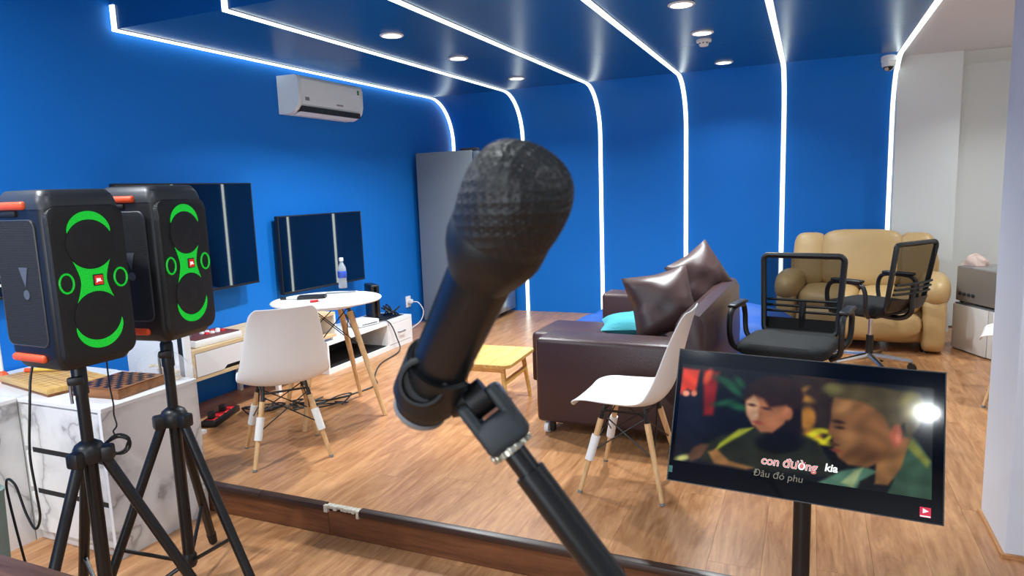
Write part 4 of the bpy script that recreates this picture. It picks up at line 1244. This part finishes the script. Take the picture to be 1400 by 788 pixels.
def sgrid():
    x0, y1 = to_panel(937, 503); x1, _ = to_panel(1268, 600); _, y0 = to_panel(1200, 668)
    return x0, x1, y0, y1
px0, px1, py0, py1 = -0.352, 0.337, -0.143, 0.158
LAY = []   # painted picture: (kind, data, colour, feather) in photo pixels
def E_(cx, cy, rx, ry, c, f=3.0, a=0.0): LAY.append(('e', (cx, cy, rx, ry, R_(a)), c, f))
def G_(pts, c, f=2.0): LAY.append(('p', pts, c, f))
G_([(1080, 505), (1145, 510), (1140, 600), (1085, 600)], (44, 32, 24), 8)
E_(945, 575, 30, 60, (20, 24, 36), 20)
G_([(934, 503), (957, 506), (951, 538), (940, 532), (929, 540)], (226, 66, 42), 3)
E_(938, 538, 5, 4, (236, 150, 120), 2); E_(949, 538, 4, 4, (220, 130, 100), 2)
G_([(962, 506), (984, 509), (975, 568), (962, 568)], (138, 28, 24), 4)
E_(968, 515, 5, 10, (220, 80, 44), 3, 25)
for a in ((992, 522, 16, 5, 25), (1003, 532, 16, 5, 40), (990, 551, 14, 4, -10), (1008, 556, 15, 5, 15), (1012, 524, 10, 5, 50)): E_(a[0], a[1], a[2], a[3], (28, 78, 50), 4, a[4])
for a in ((1100, 545, 12, 5, 20), (1096, 535, 8, 3, -30)): E_(a[0], a[1], a[2], a[3], (170, 120, 50), 4, a[4])
E_(1104, 572, 11, 16, (176, 116, 44), 4); E_(1110, 600, 14, 12, (196, 132, 44), 5)
for a in ((1112, 594, 12, 4, -25), (1126, 590, 12, 3, 10), (1122, 604, 14, 4, 15), (1117, 614, 10, 4, 60), (1132, 600, 8, 3, -40)): E_(a[0], a[1], a[2], a[3], (214, 206, 30), 3, a[4])
# woman with guitar
G_([(958, 610), (985, 596), (1012, 588), (1035, 586), (1090, 590), (1118, 604), (1136, 634), (1136, 652), (1036, 642), (960, 630)], (34, 38, 28), 4)
G_([(998, 596), (1010, 587), (1030, 585), (1020, 592), (1005, 600), (985, 612), (976, 618), (984, 606)], (160, 168, 44), 3)
E_(934, 626, 10, 4, (190, 190, 110), 3, -10)
G_([(941, 622), (948, 612), (960, 607), (970, 608), (958, 626), (944, 632)], (92, 62, 42), 3)
G_([(968, 618), (980, 614), (996, 630), (1030, 640), (1020, 642), (976, 634)], (150, 104, 58), 3)
E_(1070, 575, 26, 42, (20, 12, 10), 4)
E_(1066, 606, 32, 15, (9, 10, 10), 4)
E_(1058, 541, 40, 27, (44, 24, 18), 4)
G_([(1020, 546), (1028, 536), (1050, 534), (1072, 545), (1080, 562), (1072, 580), (1056, 592), (1040, 591), (1028, 580), (1020, 565)], (158, 100, 66), 3)
G_([(1020, 548), (1032, 540), (1038, 552), (1036, 572), (1030, 580), (1022, 568)], (206, 158, 120), 4)
E_(1077, 566, 7, 9, (178, 110, 74), 3)
G_([(1018, 548), (1024, 528), (1050, 516), (1085, 520), (1098, 542), (1090, 560), (1076, 554), (1052, 558), (1044, 546), (1030, 540)], (40, 22, 16), 4)
E_(1028, 554, 5, 1.8, (60, 34, 26), 2, 10); E_(1048, 559, 6, 1.8, (56, 32, 26), 2, 12); E_(1036, 578, 7, 2.2, (150, 70, 60), 2, 12); E_(1033, 568, 3, 2, (226, 180, 146), 2)
# man in green jacket
G_([(1118, 660), (1150, 644), (1180, 638), (1200, 645), (1200, 676), (1120, 664)], (74, 112, 92), 3)
G_([(1150, 660), (1168, 644), (1180, 640), (1166, 668)], (150, 168, 120), 3)
G_([(1236, 592), (1252, 600), (1274, 632), (1278, 690), (1200, 680), (1218, 640)], (52, 80, 62), 3)
G_([(1246, 598), (1272, 632), (1268, 640), (1240, 612)], (116, 120, 54), 4)
G_([(1176, 658), (1196, 648), (1222, 656), (1210, 682), (1170, 672)], (10, 12, 14), 3)
G_([(1198, 628), (1226, 600), (1246, 596), (1232, 640), (1214, 664), (1196, 662)], (138, 96, 56), 3)
G_([(1140, 542), (1137, 560), (1136, 572), (1132, 592), (1138, 598), (1140, 612), (1146, 626), (1160, 636), (1186, 640), (1206, 630), (1226, 606), (1232, 580), (1212, 552), (1170, 538)], (126, 84, 48), 3)
E_(1152, 556, 12, 12, (156, 110, 66), 8); E_(1160, 600, 16, 16, (142, 98, 58), 10); E_(1186, 622, 26, 10, (96, 62, 36), 8)
E_(1146, 577, 8, 2.2, (48, 30, 20), 2, 10); E_(1148, 585, 6, 2, (52, 32, 22), 2, 8); E_(1143, 616, 7, 2.4, (120, 56, 44), 2, 12); E_(1140, 608, 6, 1.6, (66, 42, 28), 2, 10)
G_([(1126, 530), (1134, 524), (1180, 526), (1258, 538), (1264, 556), (1258, 580), (1246, 600), (1238, 596), (1236, 580), (1218, 588), (1206, 566), (1180, 550), (1150, 545), (1134, 543)], (76, 66, 40), 4)
E_(1246, 556, 14, 18, (140, 130, 60), 9); E_(1140, 532, 14, 7, (96, 92, 52), 5)
E_(1226, 597, 9, 15, (158, 84, 62), 3); E_(1228, 598, 4, 8, (190, 110, 84), 3)


def paint(x, y):
    c = [9, 11, 16]
    for kind, d, cc, f in LAY:
        if kind == 'e':
            dx, dy = x - d[0], y - d[1]; ca, sa = math.cos(d[4]), math.sin(d[4])
            u, v = dx * ca + dy * sa, -dx * sa + dy * ca
            q = math.hypot(u / d[2], v / d[3]); dist = (q - 1) * min(d[2], d[3])
        else:
            ins = False; dist = 1e9; n = len(d)
            for i in range(n):
                ax, ay = d[i]; bx, by = d[(i + 1) % n]
                if (ay > y) != (by > y) and x < (bx - ax) * (y - ay) / (by - ay) + ax: ins = not ins
                ex, ey = bx - ax, by - ay; l2 = ex * ex + ey * ey or 1
                k = max(0, min(1, ((x - ax) * ex + (y - ay) * ey) / l2))
                dist = min(dist, math.hypot(x - ax - k * ex, y - ay - k * ey))
            if ins: dist = -dist
        a = 0.5 - dist / (2 * f)
        if a <= 0: continue
        a = min(1, a); a = a * a * (3 - 2 * a)
        c = [c[i] * (1 - a) + cc[i] * a for i in range(3)]
    m_ = 0.9 + 0.13 * math.sin(x * .11 + 1.7 * math.sin(y * .09)) * math.sin(y * .13 + 1.3 * math.sin(x * .07))
    return [min(255, v * m_) for v in c]


NX, NY = 230, 100
me = bpy.data.meshes.new('video_picture')
vs, fs, cols_ = [], [], []
for j in range(NY + 1):
    for i in range(NX + 1):
        x = px0 + (px1 - px0) * i / NX; y = py0 + (py1 - py0) * j / NY
        W_ = MC + MX * x + MY * y + MZ * 0.001
        vs.append(W_ - BASE)
        c = paint(*project(W_)); cols_ += [lin(c[0]), lin(c[1]), lin(c[2]), 1.0]
for j in range(NY):
    for i in range(NX):
        a = j * (NX + 1) + i; fs.append((a, a + 1, a + NX + 2, a + NX + 1))
me.from_pydata(vs, [], fs)
at_ = me.color_attributes.new('Col', 'FLOAT_COLOR', 'POINT'); at_.data.foreach_set('color', cols_)
me.materials.append(MATS['screen_picture'])
o = bpy.data.objects.new('video_picture', me); col.objects.link(o); o.parent = scn


def lyric(s, m, x, y, size, shear, zo, off=0.0):
    a, b = to_panel(x, y)
    return text_mesh('lyric_text', s, size, m, scn, PM(zo) @ Matrix.Translation((a, b, 0)), shear, 0.0001, off)


lyric('con đường', 'lyric_white', 1040, 634, 0.0335, 0.12, 0.0016, 0.0012)
lyric('con đường', 'lyric_red', 1040, 634, 0.0335, 0.12, 0.0020, 0.0002)
lyric('kia', 'lyric_white', 1127, 644, 0.030, 0.12, 0.0020, 0.0009)
lyric('Đâu đó phu', 'lyric_faint', 1029, 650, 0.028, 0.12, 0.0016, 0.0)
a, b = to_panel(1265, 701)
bd = MB().box((a, b, 0.0012), (0.026, 0.026, 0.0006)).build('play_badge', 'badge_red', scn, False, M=M0)
MB().prism([(a - .006, b - .003), (a - .006, b + .010), (a + .008, b + .0035)], 0.0016, 0.0019, 'z').build('play_triangle', 'lyric_white', scn, False, M=M0)
MB().box((a, b - .0105, 0.0017), (0.024, 0.0032, 0.0003)).build('badge_caption', 'lyric_white', scn, False, M=M0)
a, b = to_panel(917, 641)
MB().box((a, b, 0.0012), (0.011, 0.02, 0.0006)).build('corner_sticker', 'badge_green', scn, False, M=M0)
MB().cyl((0, 0.0, 0.02), (0, 0, 0.90), 0.0135 * 1.9, n=20).build('pole', 'black_metal', t)
MB().tubex([(0, 0, 0.845), tuple(M0 @ Vector((0, 0, -0.055)))], 0.02, 10).build('tilt_mount', 'black_metal', t)
MB().lathe([(0.0, 0.0), (0.2, 0.0), (0.2, 0.008), (0.17, 0.016), (0.03, 0.03), (0.0, 0.03)], n=36, caps=False).build('base', 'black_metal', t)

# ------------------------------------------------------------------ microphone and stand in the foreground
T0 = at(574, 560, 0.43)
H0 = at(700, 283, 0.337)
ax = (H0 - T0).normalized()
LEN = (H0 - T0).length
stand_base = Vector((0.28, 0.52, 0.0))
t = thing('microphone', 'black handheld microphone held in a clip on a boom stand', 'microphone', T0)
hc = LEN                     # head centre along the axis
MB().lathe([(0.0, -0.004), (0.0125, -0.004), (0.0158, -0.001), (0.0165, 0.004), (0.0168, 0.012), (0.0175, 0.06), (0.0182, hc - 0.05), (0.0178, hc - 0.042)], axis=ax, n=40).build('handle', 'mic_body', t)
MB().lathe([(0.0166, 0.0005), (0.0172, 0.001), (0.0172, 0.004), (0.0168, 0.0045)], axis=ax, n=40, caps=False).build('end_ring', 'mid_grey', t)
MB().lathe([(0.0178, hc - 0.046), (0.0215, hc - 0.038), (0.0248, hc - 0.030), (0.0262, hc - 0.024), (0.0262, hc - 0.016), (0.0255, hc - 0.013)], axis=ax, n=44).build('collar', 'mic_ring', t)
hp = [(0.0258, hc - 0.016), (0.0266, hc - 0.008), (0.0271, hc), (0.0270, hc + 0.008), (0.0258, hc + 0.016), (0.0230, hc + 0.0225), (0.0185, hc + 0.027), (0.011, hc + 0.030), (0.0, hc + 0.031)]
MB().lathe(hp, axis=ax, n=48, caps=False).build('grille', 'mic_grille', t)
# dimples of the woven grille
dm = MB()
u_ = ax.cross(Vector((0, 0, 1))).normalized(); v_ = ax.cross(u_)
import itertools
S_ = crom(hp[1:], 6)
acc = 0.0; rows = []
for a_, b_ in zip(S_[:-1], S_[1:]):
    acc += math.hypot(b_[0] - a_[0], b_[1] - a_[1])
    if acc > 0.0026: rows.append((b_, (b_[0] - a_[0], b_[1] - a_[1]))); acc = 0.0
for ri, ((r, h), (dr, dh)) in enumerate(rows):
    n = max(1, int(2 * PI * r / 0.0030)); l = math.hypot(dr, dh) or 1
    for k in range(n):
        a_ = 2 * PI * (k + .5 * (ri % 2)) / n
        rad_ = u_ * math.cos(a_) + v_ * math.sin(a_); tan = -u_ * math.sin(a_) + v_ * math.cos(a_)
        nrm = (rad_ * dh - ax * dr) / l; mer = (rad_ * dr + ax * dh) / l
        P = rad_ * r + ax * h
        q = 0.00105
        b4 = [dm.bm.verts.new(P + tan * (q * math.cos(PI * i / 3)) + mer * (q * math.sin(PI * i / 3)) - nrm * 0.0001) for i in range(6)]
        tp = dm.bm.verts.new(P + nrm * 0.00045)
        for i in range(6): dm.bm.faces.new((b4[i], b4[(i + 1) % 6], tp))
o = dm.build('grille_weave', 'mic_grille', t); o['kind'] = 'stuff'

# stand with clip
t = thing('microphone_stand', 'black boom microphone stand with a clip and silver ring', 'microphone stand', stand_base)
off = -stand_base
K1 = at(655, 545, 0.415)     # pivot of the clip
K2 = at(699, 612, 0.415)     # silver ring
K3 = at(835, 795, 0.405)     # boom leaves the frame
bdir = (K3 - K2).normalized()
cc_ = T0 + ax * 0.028
# clip: a band round the handle with ears towards the pivot
side = (K1 - cc_); side -= ax * side.dot(ax); side.normalize()
oth = ax.cross(side)
ringo, ringi = [], []
prof_c = []
for k in range(33):
    a_ = R_(28 + 304 * k / 32)
    prof_c.append(a_)
def band(h0, h1, r0_, r1_):
    mb = MB()
    rings = []
    for a_ in prof_c:
        d = side * math.cos(a_) + oth * math.sin(a_)
        rings.append([cc_ + d * r0_ + ax * h0 + off, cc_ + d * r1_ + ax * h0 + off, cc_ + d * r1_ + ax * h1 + off, cc_ + d * r0_ + ax * h1 + off])
    return mb.loft(rings)
band(-0.013, 0.017, 0.0178, 0.0212).build('clip', 'mic_ring', t)
bs = cc_ - fw * 0.0205 - side * 0.004
MB().lathe([(0.0150, 0.0), (0.0150, 0.0030), (0.0135, 0.0042), (0.0118, 0.0042), (0.0112, 0.0012), (0.0, 0.0008)], p=bs + off + fw * 0.002, axis=-fw, n=28, caps=False).build('clip_boss', 'mic_ring', t)
P0 = cc_ + side * 0.017
MB().tubex([P0 + off - ax * .006, P0 + (K1 - P0) * 0.55 + off - ax * .003, K1 + off], [0.0125, 0.0095, 0.0085], 12).build('clip_neck', 'mic_ring', t)

# bracket: forked block along the boom
bz_ = bdir; by_ = (-fw - bz_ * (-fw).dot(bz_)).normalized(); bx_ = by_.cross(bz_)
def BM(o_): return Matrix(((bx_.x, by_.x, bz_.x, o_.x), (bx_.y, by_.y, bz_.y, o_.y), (bx_.z, by_.z, bz_.z, o_.z), (0, 0, 0, 1)))
LB = (K2 - K1).length
mb = MB()
for s in (-1, 1): mb.box((s * 0.0105, 0, LB * 0.27), (0.0078, 0.024, LB * 0.72), 0.0035, 3)
mb.box((0, 0, LB * 0.66), (0.0288, 0.025, LB * 0.62), 0.005, 3)
mb.build('bracket', 'mic_bracket', t, M=BM(K1 + off))
MB().cyl((-0.0152, 0.0, 0.004), (0.0152, 0.0, 0.004), 0.0055, n=16).build('pivot_screw', 'steel', t, M=BM(K1 + off))
MB().cyl((-0.0064, 0.0, 0.0), (0.0064, 0.0, 0.0), 0.0105, n=24).build('pivot_tongue', 'mic_ring', t, M=BM(K1 + off))
mb = MB(); mb.lathe([(0.0095, 0.0), (0.0125, 0.0005), (0.0125, 0.0052), (0.0095, 0.0057)], n=24)
for k in range(16):
    a_ = 2 * PI * k / 16; mb.box((0.013 * math.cos(a_), 0.013 * math.sin(a_), 0.0028), (0.0022, 0.0026, 0.0054), 0.0006, 1, Matrix.Rotation(a_, 4, 'Z'))
mb.build('lock_ring', 'ring_silver', t, M=BM(K2 - bdir * 0.003 + off))
end = K2 + bdir * 0.62
MB().cyl(K2 + bdir * 0.002 + off, K2 + bdir * 0.02 + off, 0.0075, n=20).build('thread_sleeve', 'boom', t)
MB().cyl(K2 + bdir * 0.018 + off, end + off, 0.0098, n=22).build('boom', 'boom', t)
mid = K2 + bdir * 0.47
pb = Vector((mid.x, mid.y, 0.0))
MB().cyl(pb + Vector((0, 0, 0.03)) + off, mid + Vector((0, 0, -0.02)) + off, 0.011, n=16).build('pole', 'boom', t)
MB().box(mid + off, (0.04, 0.04, 0.05), 0.012, 3).build('clutch', 'mic_bracket', t)
MB().lathe([(0.0, 0.0), (0.13, 0.0), (0.13, 0.012), (0.11, 0.022), (0.02, 0.035), (0.0, 0.035)], p=pb + off, n=36, caps=False).build('base', 'boom', t)
print('OBJECTS', len(bpy.data.objects))
